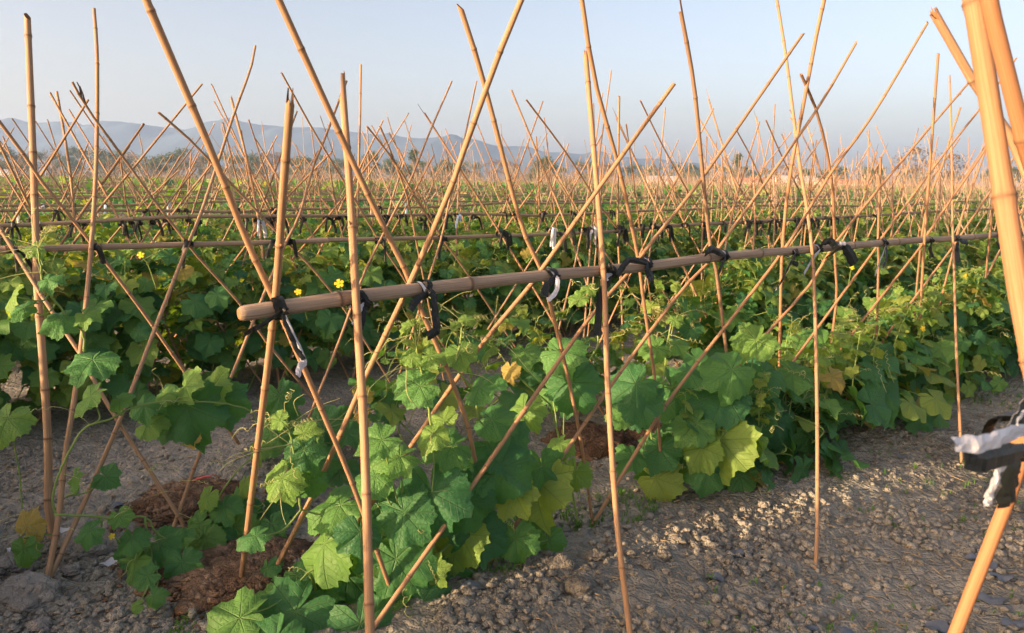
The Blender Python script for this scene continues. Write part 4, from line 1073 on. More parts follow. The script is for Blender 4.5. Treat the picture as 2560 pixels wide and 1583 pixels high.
# ---- plants of the front row and the nearest left ones, leaf by leaf; tints also carry sun and backlight
DOWN, LEFT, RIGHT, UPW = 0, -90, 90, 180
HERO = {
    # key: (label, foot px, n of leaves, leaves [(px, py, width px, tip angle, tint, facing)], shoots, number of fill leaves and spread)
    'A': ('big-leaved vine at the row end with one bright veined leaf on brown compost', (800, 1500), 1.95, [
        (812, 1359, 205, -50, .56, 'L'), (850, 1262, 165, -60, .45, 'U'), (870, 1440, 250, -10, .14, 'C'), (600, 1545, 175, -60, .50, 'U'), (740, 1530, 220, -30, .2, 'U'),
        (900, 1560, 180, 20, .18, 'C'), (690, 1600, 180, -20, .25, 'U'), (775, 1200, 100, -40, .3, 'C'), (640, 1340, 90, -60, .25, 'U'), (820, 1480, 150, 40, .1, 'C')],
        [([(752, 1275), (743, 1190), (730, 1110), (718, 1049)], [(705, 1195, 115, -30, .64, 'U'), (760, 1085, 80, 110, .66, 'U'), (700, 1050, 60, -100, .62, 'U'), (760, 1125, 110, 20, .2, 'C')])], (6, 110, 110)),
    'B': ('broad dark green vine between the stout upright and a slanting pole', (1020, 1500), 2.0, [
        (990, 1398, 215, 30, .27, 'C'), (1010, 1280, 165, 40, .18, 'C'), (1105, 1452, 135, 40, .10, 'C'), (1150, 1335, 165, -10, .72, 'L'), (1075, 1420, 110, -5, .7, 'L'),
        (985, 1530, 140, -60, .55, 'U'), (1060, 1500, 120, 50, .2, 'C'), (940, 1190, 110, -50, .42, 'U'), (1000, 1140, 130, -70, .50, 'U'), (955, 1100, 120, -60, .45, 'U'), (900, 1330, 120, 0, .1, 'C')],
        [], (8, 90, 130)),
    'C': ('bushy vine with leaves tinted gold as if backlit hanging to the soil', (1240, 1440), 2.0, [
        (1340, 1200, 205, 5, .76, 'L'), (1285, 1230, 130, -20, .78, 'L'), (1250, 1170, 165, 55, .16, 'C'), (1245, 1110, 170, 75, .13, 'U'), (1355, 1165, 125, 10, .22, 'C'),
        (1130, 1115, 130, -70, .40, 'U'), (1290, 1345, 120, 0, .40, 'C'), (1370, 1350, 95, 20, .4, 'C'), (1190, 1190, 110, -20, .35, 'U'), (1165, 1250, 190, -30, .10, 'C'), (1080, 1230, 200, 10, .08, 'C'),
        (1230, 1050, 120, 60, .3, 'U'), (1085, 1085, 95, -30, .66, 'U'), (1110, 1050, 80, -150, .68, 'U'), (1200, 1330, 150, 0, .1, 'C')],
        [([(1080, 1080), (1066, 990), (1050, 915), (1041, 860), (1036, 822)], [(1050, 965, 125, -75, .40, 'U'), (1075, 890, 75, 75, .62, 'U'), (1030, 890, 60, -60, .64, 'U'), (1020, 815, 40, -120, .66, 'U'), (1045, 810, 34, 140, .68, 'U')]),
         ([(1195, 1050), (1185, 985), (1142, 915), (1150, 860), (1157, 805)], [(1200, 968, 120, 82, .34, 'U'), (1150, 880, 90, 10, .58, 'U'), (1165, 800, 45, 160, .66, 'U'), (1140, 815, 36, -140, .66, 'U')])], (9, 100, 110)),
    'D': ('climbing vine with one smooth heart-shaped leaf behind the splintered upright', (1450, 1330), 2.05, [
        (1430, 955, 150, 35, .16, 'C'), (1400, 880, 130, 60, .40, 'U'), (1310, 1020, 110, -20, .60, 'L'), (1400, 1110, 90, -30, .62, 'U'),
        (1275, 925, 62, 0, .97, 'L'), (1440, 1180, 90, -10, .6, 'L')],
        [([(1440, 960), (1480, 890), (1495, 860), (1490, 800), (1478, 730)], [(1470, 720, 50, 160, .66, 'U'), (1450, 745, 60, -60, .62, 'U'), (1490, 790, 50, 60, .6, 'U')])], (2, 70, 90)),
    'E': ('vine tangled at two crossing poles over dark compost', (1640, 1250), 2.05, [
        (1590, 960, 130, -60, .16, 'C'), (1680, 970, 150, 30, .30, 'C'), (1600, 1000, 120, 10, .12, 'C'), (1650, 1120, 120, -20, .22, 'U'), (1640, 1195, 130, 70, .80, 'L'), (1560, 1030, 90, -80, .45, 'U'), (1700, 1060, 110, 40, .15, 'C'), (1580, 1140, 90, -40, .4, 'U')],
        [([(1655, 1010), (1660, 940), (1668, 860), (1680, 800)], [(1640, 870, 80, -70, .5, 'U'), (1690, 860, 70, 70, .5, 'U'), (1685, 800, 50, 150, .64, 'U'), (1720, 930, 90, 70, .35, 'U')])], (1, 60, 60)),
    'F': ('wide vine with layered leaves and a skirt tinted backlit gold, left of the path-footed upright', (1830, 1230), 2.05, [
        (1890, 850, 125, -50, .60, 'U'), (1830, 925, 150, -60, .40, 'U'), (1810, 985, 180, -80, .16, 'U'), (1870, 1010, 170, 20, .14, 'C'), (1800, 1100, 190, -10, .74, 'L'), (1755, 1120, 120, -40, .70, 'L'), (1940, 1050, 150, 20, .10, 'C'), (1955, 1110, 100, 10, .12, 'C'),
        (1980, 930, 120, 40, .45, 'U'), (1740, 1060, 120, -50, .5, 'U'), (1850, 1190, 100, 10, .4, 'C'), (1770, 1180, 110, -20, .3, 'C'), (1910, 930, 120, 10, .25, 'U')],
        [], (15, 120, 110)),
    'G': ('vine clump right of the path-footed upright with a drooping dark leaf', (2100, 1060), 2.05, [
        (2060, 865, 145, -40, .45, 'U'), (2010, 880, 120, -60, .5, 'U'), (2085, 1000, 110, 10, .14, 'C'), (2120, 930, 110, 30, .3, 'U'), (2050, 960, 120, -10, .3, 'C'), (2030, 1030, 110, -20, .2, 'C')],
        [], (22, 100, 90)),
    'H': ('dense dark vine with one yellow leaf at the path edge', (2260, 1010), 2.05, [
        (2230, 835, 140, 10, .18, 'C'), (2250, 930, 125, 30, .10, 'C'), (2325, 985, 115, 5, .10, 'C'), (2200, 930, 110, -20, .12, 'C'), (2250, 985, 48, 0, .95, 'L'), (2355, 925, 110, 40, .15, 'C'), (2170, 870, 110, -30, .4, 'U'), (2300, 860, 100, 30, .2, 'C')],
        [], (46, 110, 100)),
    # left side, second row front
    'I': ('vine climbing the two left poles with four large leaves over bare soil', (150, 1440), 3.16, [
        (232, 900, 135, -10, .34, 'U'), (153, 800, 100, -40, .36, 'U'), (213, 785, 75, 60, .55, 'U'), (228, 990, 105, -40, .52, 'L'), (185, 1195, 70, -40, .52, 'L'), (262, 1190, 75, 60, .22, 'U'), (60, 770, 80, -60, .3, 'U'), (300, 1000, 60, 60, .5, 'U'), (30, 740, 95, -20, .66, 'L')],
        [([(140, 1290), (132, 1240), (150, 1180), (178, 1120), (215, 1068), (275, 1048), (330, 1020), (410, 1004), (500, 1005), (570, 1010), (630, 1030), (640, 1060)], []),
         ([(210, 880), (205, 830), (150, 770), (110, 710), (98, 640), (94, 615)], [(120, 700, 70, 80, .35, 'U'), (90, 620, 60, -80, .6, 'U')])], (0, 60, 60)),
    'J': ('dark hanging vine leaves with a torn yellow tip between two left crossings', (440, 1330), 3.2, [
        (470, 1015, 190, 12, .14, 'C'), (548, 1000, 140, 20, .16, 'C'), (465, 965, 110, 80, .62, 'L'), (360, 1015, 90, 80, .35, 'U'), (370, 1060, 90, 100, .60, 'U'), (530, 975, 110, 100, .64, 'L'), (481, 1092, 55, 5, .99, 'L'), (420, 985, 60, -60, .55, 'U')],
        [], (0, 60, 60)),
    'K': ('small sprawling vine on the soil beside the brown compost heap', (420, 1400), 2.9, [
        (340, 1400, 120, -60, .50, 'L'), (455, 1405, 95, 10, .22, 'U'), (370, 1440, 80, -60, .3, 'U'), (225, 1325, 85, -60, .25, 'U'), (330, 1345, 80, 10, .3, 'U'), (320, 1385, 80, 20, .15, 'C'), (400, 1360, 100, 60, .3, 'U'), (385, 1490, 60, 60, .4, 'U'), (345, 1515, 36, -60, .55, 'U'), (450, 1340, 70, 80, .45, 'U'), (300, 1290, 60, 30, .45, 'U')],
        [([(135, 1288), (220, 1290), (300, 1296), (362, 1292), (390, 1330), (420, 1350), (445, 1380)], []), ([(362, 1292), (380, 1380), (410, 1395)], []), ([(350, 1530), (362, 1560), (352, 1600)], [])], (0, 70, 40)),
    'L': ('low vine seedlings at the right of the small sprawling vine, behind the end pole foot', (560, 1320), 2.75, [
        (560, 1265, 95, 20, .4, 'U'), (520, 1240, 70, -30, .66, 'L'), (540, 1330, 110, -20, .35, 'U'), (600, 1290, 80, 50, .25, 'U'), (500, 1310, 70, -40, .5, 'U'), (610, 1210, 70, 0, .68, 'L'), (680, 1310, 90, 30, .3, 'U'), (700, 1260, 90, 0, .3, 'U')],
        [([(545, 1330), (530, 1310), (552, 1235), (600, 1170), (632, 1145)], [])], (7, 90, 40)),
    'M': ('yellowing vine leaf pair at the lower left edge', (60, 1410), 3.35, [
        (68, 1318, 82, 165, .97, 'C'), (60, 1372, 84, -5, .45, 'C'), (20, 1045, 120, -10, .60, 'U'), (75, 1350, 50, 40, .93, 'C')],
        [([(60, 1345), (100, 1338), (138, 1335)], [])], (0, 30, 30)),
    'N': ('vine sprawling over the soil between the front and second rows', (800, 1200), 2.9, [
        (745, 1075, 110, -30, .2, 'C'), (800, 1150, 100, 20, .28, 'C'), (870, 1080, 80, 20, .3, 'U'), (905, 985, 60, -10, .9, 'L'), (960, 1000, 80, 30, .3, 'U'), (645, 1120, 70, 0, .6, 'L'), (850, 1180, 100, 10, .25, 'U'), (700, 990, 110, 20, .15, 'C')],
        [], (3, 80, 60)),
}
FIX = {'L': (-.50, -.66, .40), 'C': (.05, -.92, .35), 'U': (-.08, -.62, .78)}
hero_R = random.Random(21)
TENDRILS = {
    'A': [[(730, 1110), (640, 1130), (575, 1155), (548, 1178)], [(730, 1112), (655, 1122), (590, 1136), (565, 1150)], [(745, 1055), (850, 1048), (960, 1062)], [(740, 1050), (790, 1018), (850, 996)], [(725, 1110), (690, 1085), (655, 1058), (630, 1052)], [(745, 1040), (735, 1005), (760, 985)],
          [(700, 1230), (660, 1285), (650, 1300)], [(700, 1230), (705, 1280), (715, 1312)]],
    'B': [[(965, 1520), (1020, 1516), (1090, 1545), (1150, 1580)], [(1000, 1500), (1030, 1560), (1052, 1590)]],
    'C': [[(1205, 838), (1270, 868), (1320, 925), (1348, 955)], [(1155, 838), (1230, 845), (1265, 862)], [(1050, 925), (985, 925), (930, 965), (918, 990)], [(1050, 925), (1000, 920), (965, 942)], [(1016, 920), (1018, 985), (1046, 1022)], [(1130, 930), (1200, 940), (1250, 972)], [(1100, 765), (1150, 735), (1180, 728)], [(1180, 1220), (1100, 1228), (1085, 1230)]],
    'D': [[(1490, 870), (1440, 860), (1410, 880)], [(1480, 735), (1430, 760), (1415, 790)]],
    'E': [[(1690, 790), (1740, 775), (1790, 795), (1810, 812)], [(1675, 860), (1650, 830), (1640, 850)]],
    'J': [[(415, 1000), (400, 950), (380, 930), (390, 920)]], 'I': [[(160, 1185), (200, 1200), (215, 1240)]],
}
for key, (lab, foot, nn, leaves, shoots, (nf, sx, sy)) in HERO.items():
    R = random.Random(hash(key) % 1 + ord(key) * 17)
    sl = 0.0
    g = on_ground(*foot); g0 = g.copy(); g0[2] = ground_z(g[0], g[1], False)
    root = empty('vine_plant', g0); tag(root, lab, 'vine plant', 'vine plants growing at the front poles')
    fo, st = MB(), MB()
    pts = []
    nfoot = float(g @ N)
    allv = list(leaves)
    # a low crown centre that the petioles grow from
    cx = sum(l[0] for l in leaves) / len(leaves); cy = sum(l[1] for l in leaves) / len(leaves)
    ctr = on_plane(cx, cy, nfoot)
    stem = catmull([g0 - UP * .02, (g0 * .6 + ctr * .4) + UP * .02, ctr], 6)
    if key not in 'MKIJ':
        tube(st, stem - g0, np.linspace(.006, .004, len(stem)), 7)
    nodes = [p for p in stem[3:]]
    extra = []
    for sp, sl_leaves in shoots:
        P = catmull([on_plane(x, y, nfoot - .03) for x, y in sp], 5)
        P = P + np.array([[R.uniform(-1, 1) * .0015] * 3 for _ in P])
        tube(st, P - g0, np.linspace(.0046, .0030, len(P)), 7)
        nodes += list(P); extra += sl_leaves
        if sl_leaves:
            for q in range(6):
                tube(st, curl(R, P[-1 - q % 3] - g0, np.array([R.uniform(-1, 1), -.3, R.uniform(-.2, .8)]), R.uniform(.1, .28), .0012), .0012, 5, None, 1, False)
    for sp in TENDRILS.get(key, []):
        P = catmull([on_plane(x, y, nfoot - .06 - .02 * q) for q, (x, y) in enumerate(sp)], 6)
        tube(st, P - g0, np.linspace(.0017, .0009, len(P)), 5, None, 1, False)
    lst = [(x, y, w, t, tn, fc, -.05) for (x, y, w, t, tn, fc) in leaves + extra]
    for i in range(nf):
        lst.append((cx + R.gauss(0, sx * .62), cy + R.gauss(0, sy * .55) + 10, R.uniform(70, 150), R.uniform(-80, 80), tint_pick(R, .2, .03), R.choice('LCUU'), R.uniform(.0, .30)))
    for (x, y, w, ta, tn, fc, dn) in lst:
        y = min(y, 1640)
        pos = on_plane(x, y, nfoot + dn + R.uniform(-.04, .04))
        if pos[2] < .03:
            pos = on_plane(x, y, nfoot + dn - .0); 
            if pos[2] < .03:
                gg = on_ground(x, y, .05); pos = gg
        z = depth(pos); size = w * z / F / 1.66
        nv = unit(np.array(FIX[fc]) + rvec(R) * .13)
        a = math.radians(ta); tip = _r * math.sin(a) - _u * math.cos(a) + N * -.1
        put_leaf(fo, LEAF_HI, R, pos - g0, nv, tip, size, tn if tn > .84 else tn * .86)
        nd = min(nodes, key=lambda q: np.linalg.norm(q - (pos - UP * .06)))
        L = np.linalg.norm(nd - pos)
        if L < .45 and L > .015:
            m = (nd + pos) / 2 - nv * .03 - UP * .01
            tube(st, catmull([nd, m, pos], 4) - g0, np.linspace(.0034, .0024, 9), 6, None, 0, False)
    for i in range(5):
        p = R.choice(nodes)
        tube(st, curl(R, p - g0, np.array([R.uniform(-1, 1), -.4, R.uniform(-.3, .8)]), R.uniform(.08, .25), .0012), .0011, 5, None, 1, False)
    link('foliage', fo.mesh('foliage', [M_LEAF]), root); link('stem', st.mesh('stem', [M_STEM, M_TENDRIL]), root)

# the rest of the front row, to the right
R = random.Random(64)
a = 4.35
while a < 14:
    place_plant(R.choice(PL_ if a < 5.2 else PM), AN(a, n1 + .12 + R.gauss(0, .05)), ANG + R.choice([0, math.pi]) + R.uniform(-.3, .3), (1.15 if a < 5.2 else .78) * R.uniform(.9, 1.1),
                'dense vine plant at the far right end of the front trellis row', 'vine plants closing the front row at right')
    a += .36 * R.uniform(.85, 1.15)
# low plants behind the hero leaves along the front row
for i, (a, off, s) in enumerate([(3.0, .1, .8), (3.35, .15, .95), (3.7, .12, 1.0), (4.05, .12, 1.05)]):
    place_plant(PL_[i % 4], AN(a, n1 + off), ANG + R.uniform(-.4, .4), s, 'low leafy vine plant filling the front row behind the larger leaves', 'low vine plants of the front row')

# flowers: parts of no particular vine in view, so each is a thing on its own stalk
FL = [(848, 709, n2 - .28, 15, 'yellow flower among leaves left of the split-topped upright'), (745, 730, n2 - .28, 11, 'small yellow flower left of the broken-topped end pole'),
      (352, 638, n2 - .3, 11, 'yellow flower below the left part of the second rail'), (2414, 690, n1 + .1, 9, 'yellow flower right of the thin upright pole'), (2307, 822, n1 - .1, 9, 'yellow flower above the dense dark vine at right'),
      (280, 1341, 2.95, 10, 'yellow flower bud on the soil at lower left'), (2130, 669, n1 + .5, 8, 'tiny yellow flower beneath the wide black tie')]
for i, (x, y, nn, w, lab) in enumerate(FL):
    R = random.Random(i); p = on_plane(x, y, nn); s = w * depth(p) / F * .8
    e = MB(); flower_geo(e, np.zeros(3), np.array([.1, -.8, .5]), s, R)
    o = link('flower', e.mesh('flower', [M_FLOWER]), None, p); tag(o, lab, 'flower', 'yellow vine flowers')
    e = MB(); tube(e, catmull([np.array([0, .01, -.005]), np.array([.01, .04, -.05]), np.array([.02, .08, -.16])], 4), .0025, 5); link('stalk', e.mesh('stalk', [M_STEM]), o)

# ------------------------------------------------------------------ ground
mb = MB(); nx, ny = len(gx), len(gy)
i = np.arange(ny - 1)[:, None] * nx; j = np.arange(nx - 1)[None]
Q = np.stack([i + j, i + j + 1, i + nx + j + 1, i + nx + j], -1).reshape(-1, 4)
X, Y = np.meshgrid(gx, gy, indexing='xy'); mb.add(np.stack([X, Y, GZ], -1).reshape(-1, 3), Q)
o = link('ground', mb.mesh('ground', [M_SOIL])); tag(o, 'bare lumpy brown grey soil of the field', kind='structure')

# icosphere for clods
import bmesh
def ico(sub):
    b = bmesh.new(); bmesh.ops.create_icosphere(b, subdivisions=sub, radius=1)
    V = np.array([v.co[:] for v in b.verts]); T = np.array([[v.index for v in f.verts] for f in b.faces]); b.free(); return V, T
I1, I2, I3, I4 = ico(1), ico(2), ico(3), ico(4)


def rock_v(V, R, amp=.35, fr=1.4):
    s = R.uniform(0, 100)
    d = fbm(V[:, 0] * fr + s, V[:, 1] * fr, V[:, 2] * fr, seed=int(s), oct=3)
    f2 = fbm(V[:, 0] * 4 + s, V[:, 1] * 4, V[:, 2] * 4, seed=int(s) + 5, oct=2)
    return V * (1 + amp * d + .14 * f2)[:, None]


ROCKV = [rock_v(I2[0], random.Random(i), .75, 1.7) for i in range(18)]
ROCKS = [rock_v(I1[0], random.Random(50 + i), .6) for i in range(10)]
mb = MB(); R = random.Random(3)


def clod(mb, x, y, s, sink=.25):
    z = gz1(x, y)
    V = (R.choice(ROCKV) if s > .008 else R.choice(ROCKS))
    T = I2[1] if s > .008 else I1[1]
    a = R.uniform(0, 6.28); c, sn = math.cos(a), math.sin(a)
    k = np.array([R.uniform(.8, 1.25), R.uniform(.75, 1.1), R.uniform(.55, .85)])
    W = V * k; W = np.stack([W[:, 0] * c - W[:, 1] * sn, W[:, 0] * sn + W[:, 1] * c, W[:, 2]], -1)
    mb.add(W * s + [x, y, z + s * .32], None, T, np.tile([R.random(), 0, 0], (len(W), 1)))


_pt = np.random.default_rng(4).uniform(0, 100, (2,))


def PATCH(x, y):
    v = vnoise(np.array([x * 3.1 + 7]), np.array([y * 3.1]), seed=80)[0] * .6 + vnoise(np.array([x * 8.0]), np.array([y * 8.0 + 3]), seed=81)[0] * .4
    return min(1.0, max(.10, .46 + 1.5 * v))


def scatter_px(x0, y0, x1, y1, cnt, lo, hi, cond=None):
    for _ in range(cnt):
        g = on_ground(R.uniform(x0, x1), R.uniform(y0, y1))
        if cond and not cond(g): continue
        pn = float(PATCH(g[0], g[1]))
        if R.random() > pn: continue
        u = R.random()
        clod(mb, g[0], g[1], lo + (hi - lo) * u ** 4.2)


# more clods on the bed shoulder than on the trodden path
def shoulder(g): return R.random() < (1.0 if 1.15 < g @ N < 2.0 else (.5 if g @ N > 2.0 else (.55 if g @ N > .75 else .30)))


scatter_px(1100, 1230, 2560, 1640, 22000, .0022, .021, shoulder)
scatter_px(1700, 1000, 2560, 1260, 6500, .0035, .016, shoulder)
scatter_px(-60, 1040, 900, 1300, 7000, .003, .017)
scatter_px(-60, 1280, 700, 1640, 7000, .003, .018)
scatter_px(600, 950, 1900, 1200, 900, .006, .02)
o = link('soil_crumbs', mb.mesh('soil_crumbs', [M_CLOD], True)); tag(o, 'loose crumbs of dry soil strewn over the beds', 'soil crumbs', kind='stuff')

BIG = [(1400, 1450, 62, 'clod', 'rough pale soil clod on the bed edge right of the golden hanging leaves'), (1445, 1505, 70, 'clod', 'flat soil clod just below the rough pale one'), (1490, 1425, 48, 'clod', 'soil clod beside the foot of the splintered upright'),
       (1165, 1545, 40, 'clod', 'small soil clod below the dark lower leaves'), (1690, 1375, 34, 'clod', 'rounded soil clod in the middle of the stony patch'), (1800, 1340, 34, 'clod', 'soil clod left of the path-footed upright'), (1660, 1415, 30, 'clod', 'angular soil clod near the stony patch front'),
       (1620, 1440, 30, 'clod', 'flat-sided clod front of the stony patch'), (70, 1480, 140, 'stone', 'large grey lump of cracked earth at the lower left corner'), (20, 1420, 80, 'stone', 'grey lump behind the large cracked one at lower left'), (200, 1375, 100, 'stone', 'dark grey lump right of the left pole feet'),
       (100, 1550, 60, 'stone', 'smooth grey lump below the large cracked one'), (172, 1495, 28, 'stone', 'small pale stone right of the large cracked lump'), (175, 1420, 40, 'stone', 'low grey lump behind the left pole feet'), (1735, 1300, 30, 'clod', 'sunlit soil clod at the edge of the stony patch')]
for i, (x, y, w, kd, lab) in enumerate(BIG):
    g = on_ground(x, y); s = w * depth(g) / F / 2
    V = rock_v(I4[0], random.Random(300 + i), .5 if kd == 'clod' else .7, 1.4)
    V = V * (1 + .10 * fbm(V[:, 0] * 9, V[:, 1] * 9, V[:, 2] * 9, seed=i, oct=3))[:, None]
    V = V * [1.1, .9, .62]
    z = gz1(g[0], g[1])
    m = MB(); m.add(V * s, None, I4[1])
    o = link('soil_clod' if kd == 'clod' else 'earth_lump', m.mesh('soil_clod', [M_CLOD if kd == 'clod' else M_STONE]), None, (g[0], g[1], z + s * .28))
    tag(o, lab, 'clod' if kd == 'clod' else 'earth lump', 'large soil clods and lumps')

# compost heaps
for i, (x, y, wx, wy, hh, lab, mt) in enumerate([(600, 1415, 185, .32, .055, 'dark red-brown compost heap under the big bright leaf', M_MANURE), (470, 1250, 130, .22, .05, 'crumbly brown earth heap at the foot of the left crossing poles', M_MANURE),
                                                  (1480, 1090, 95, .26, .09, 'dark compost heap behind the splintered upright', M_MANURE), (1650, 1080, 80, .2, .06, 'small dark compost heap behind the tangled vine', M_MANURE), (2060, 930, 60, .2, .05, 'reddish compost patch behind the path-footed upright', M_MANURE)]):
    g = on_ground(x, y); s = wx * depth(g) / F
    V = I4[0].copy()
    d = fbm(V[:, 0] * 2.3 + i, V[:, 1] * 2.3, V[:, 2] * 2.3, seed=40 + i, oct=3); e = fbm(V[:, 0] * 9 + i, V[:, 1] * 9, V[:, 2] * 9, seed=60 + i, oct=3)
    V = V * (1 + .34 * d + .42 * np.abs(e))[:, None] * [s, wy, hh]
    z = gz1(g[0], g[1])
    m = MB(); m.add(V, None, I4[1])
    RR = random.Random(i)
    for q in range(1100):
        a = RR.uniform(0, 6.28); rr = RR.uniform(0, 1.0) ** .6 * RR.choice([1, 1, 1, 1.25, 1.7])
        px_, py_ = s * rr * math.cos(a), wy * rr * math.sin(a); pz = hh * math.sqrt(max(0, 1 - rr * rr)) * .97 + (.012 if rr > 1 else 0)
        W = RR.choice(ROCKV) * (.004 + .018 * RR.random() ** 2.5) * np.array([RR.uniform(.7, 2.2), RR.uniform(.6, 1.2), RR.uniform(.4, .8)])
        c_, s_ = math.cos(a * 3), math.sin(a * 3); W = np.stack([W[:, 0] * c_ - W[:, 1] * s_, W[:, 0] * s_ + W[:, 1] * c_, W[:, 2]], -1)
        m.add(W + [px_, py_, pz + .002], None, I2[1], np.tile([RR.random(), 0, 0], (len(W), 1)))
    o = link('compost_heap', m.mesh('compost_heap', [mt]), None, (g[0], g[1], z - .015)); o.rotation_euler = (0, 0, ANG)
    tag(o, lab, 'compost heap', 'compost heaps at the vine roots')

# weeds, straw: ground cover nobody could count
mb = MB(); R = random.Random(8)


def blade(mb, p, h, R, wide=.0025):
    d = unit([R.uniform(-1, 1), R.uniform(-1, 1), 0]); s = unit(np.cross(d, UP)) * wide
    P = [p, p + UP * h * .6 + d * h * .2, p + UP * h + d * h * .6]
    mb.add([P[0] - s, P[0] + s, P[1] + s * .7, P[1] - s * .7, P[2]], [[0, 1, 2, 3]], [[3, 2, 4]])


def weedpatch(x0, y0, x1, y1, cnt, h):
    for _ in range(cnt):
        g = on_ground(R.uniform(x0, x1), R.uniform(y0, y1)); g[2] = gz1(g[0], g[1])
        q = R.random()
        for b in range(R.choice([3, 4, 5])):
            blade(mb, g + np.array([R.uniform(-.01, .01), R.uniform(-.01, .01), 0]), h * R.uniform(.5, 1.2), R)
        if q < .5:
            for b in range(5):
                d = unit([R.uniform(-1, 1), R.uniform(-1, 1), .5]); c = g + d * R.uniform(.006, .02) + UP * h * .4; x = unit(np.cross(d, UP)); w = R.uniform(.004, .008)
                mb.add([c - d * w, c + x * w * .7, c + d * w, c - x * w * .7], [[0, 1, 2, 3]])


weedpatch(1390, 1230, 1640, 1340, 130, .035); weedpatch(1180, 1400, 1300, 1470, 70, .03); weedpatch(1640, 1190, 1850, 1260, 90, .035)
weedpatch(2150, 1130, 2560, 1330, 60, .03); weedpatch(2380, 950, 2560, 1030, 80, .04); weedpatch(1750, 1450, 2560, 1583, 40, .025); weedpatch(420, 1500, 480, 1583, 40, .02); weedpatch(1990, 1080, 2120, 1130, 40, .03)
o = link('weeds', mb.mesh('weeds', [M_WEED])); tag(o, 'sparse tiny green weeds at the bed edge and on the path', 'weeds', kind='stuff')
mb = MB()
for _ in range(700):
    u = R.random()
    g = on_ground(R.uniform(1300, 2560), R.uniform(1180, 1620)) if u < .6 else on_ground(R.uniform(0, 700), R.uniform(1080, 1600))
    a = R.uniform(0, 6.28); L = R.uniform(.01, .06) * (1.5 if R.random() < .1 else .8); d = np.array([math.cos(a), math.sin(a), R.uniform(-.1, .25)])
    g[2] = gz1(g[0], g[1]) + .006
    tube(mb, catmull([g, g + d * L * .5 + UP * .002, g + d * L + np.array([R.uniform(-.01, .01)] * 2 + [0])], 2), R.uniform(.0008, .0026), 4)
o = link('straw_bits', mb.mesh('straw_bits', [M_STRAW])); tag(o, 'scattered dry straw and stalk bits on the soil', 'straw', kind='stuff')

# dark film scraps
SCR = [(2340, 1555, 60, 'dark blue film scrap at the lower right corner beside the orange pole'), (2470, 1405, 46, 'bluish film scrap at the right edge, upper one'), (2505, 1440, 50, 'curled grey film scrap at the right edge, middle one'), (2480, 1490, 62, 'pointed grey film scrap right of the orange pole'),
       (2120, 1565, 50, 'dark film scrap at the bottom edge left of the orange pole'), (2030, 1565, 34, 'small dark film scrap half buried at the bottom edge'), (1785, 1450, 42, 'slate-blue film scrap right of the splintered upright foot'), (1835, 1390, 44, 'slate-blue film scrap up the path from the stony patch'),
       (2252, 1150, 26, 'small dark film scrap on the path before the dense vine'), (2010, 1155, 20, 'small dark film scrap under the drooping leaves'), (1180, 1515, 50, 'bluish film scrap under the lower dark leaves'), (2435, 1382, 36, 'violet-grey film scrap touching the orange pole'),
       (272, 1395, 48, 'pale oval film scrap left of the small sprawling vine'), (12, 1383, 40, 'pale film scrap at the left edge'), (160, 1335, 36, 'pale film scrap behind the left pole feet'), (2535, 1560, 60, 'large dark film scrap in the bottom right corner'), (295, 1285, 34, 'grey film scrap under the sprawling vine stem')]
for i, (x, y, w, lab) in enumerate(SCR):
    RR = random.Random(500 + i); g = on_ground(x, y); s = w * depth(g) / F / 2
    m = 14; th = np.arange(m) * 2 * math.pi / m
    rr = np.array([RR.uniform(.7, 1.15) for _ in th])
    V = [[0, 0, .25]]
    for t in (.5, 1.0):
        for k in range(m): V.append([t * rr[k] * math.cos(th[k]) * 1.1, t * rr[k] * math.sin(th[k]) * .85, .22 + .25 * t * math.sin(2 * th[k] + i) + RR.uniform(-.1, .1)])
    V = np.array(V) * s; Wt = V.copy(); Wb = V - [0, 0, .0012]
    mm = MB(); j = np.arange(m); j2 = (j + 1) % m
    for Wv, fl in ((Wt, 1), (Wb, -1)):
        T = np.stack([np.zeros(m, int), 1 + j, 1 + j2], -1); Qd = np.stack([1 + j, 1 + m + j, 1 + m + j2, 1 + j2], -1)
        mm.add(Wv, Qd[:, ::fl], T[:, ::fl])
    z = gz1(g[0], g[1])
    pale = lab.startswith('pale') or 'grey film' in lab
    o = link('film_scrap', mm.mesh('film_scrap', [M_SILVER if lab.startswith('pale') else M_SCRAP]), None, (g[0], g[1], z + .004)); tag(o, lab, 'film scrap', 'torn film scraps on the soil')
# a red scrap and the dry leaf blades by the orange pole
g = on_ground(505, 1233); mm = MB(); tube(mm, catmull([g + [-.05, 0, .06], g + [0, .01, .075], g + [.06, .02, .085]], 3), [.002, .004, .005, .005, .005, .004, .002], 6)
M_RED = mat_simple('red_film', (0.55, .06, .08), .5, .4, (.7, .2, .2), 60)
o = link('film_scrap', mm.mesh('film_scrap', [M_RED])); tag(o, 'bright red twist of film on the crumbly brown earth heap', 'film scrap')

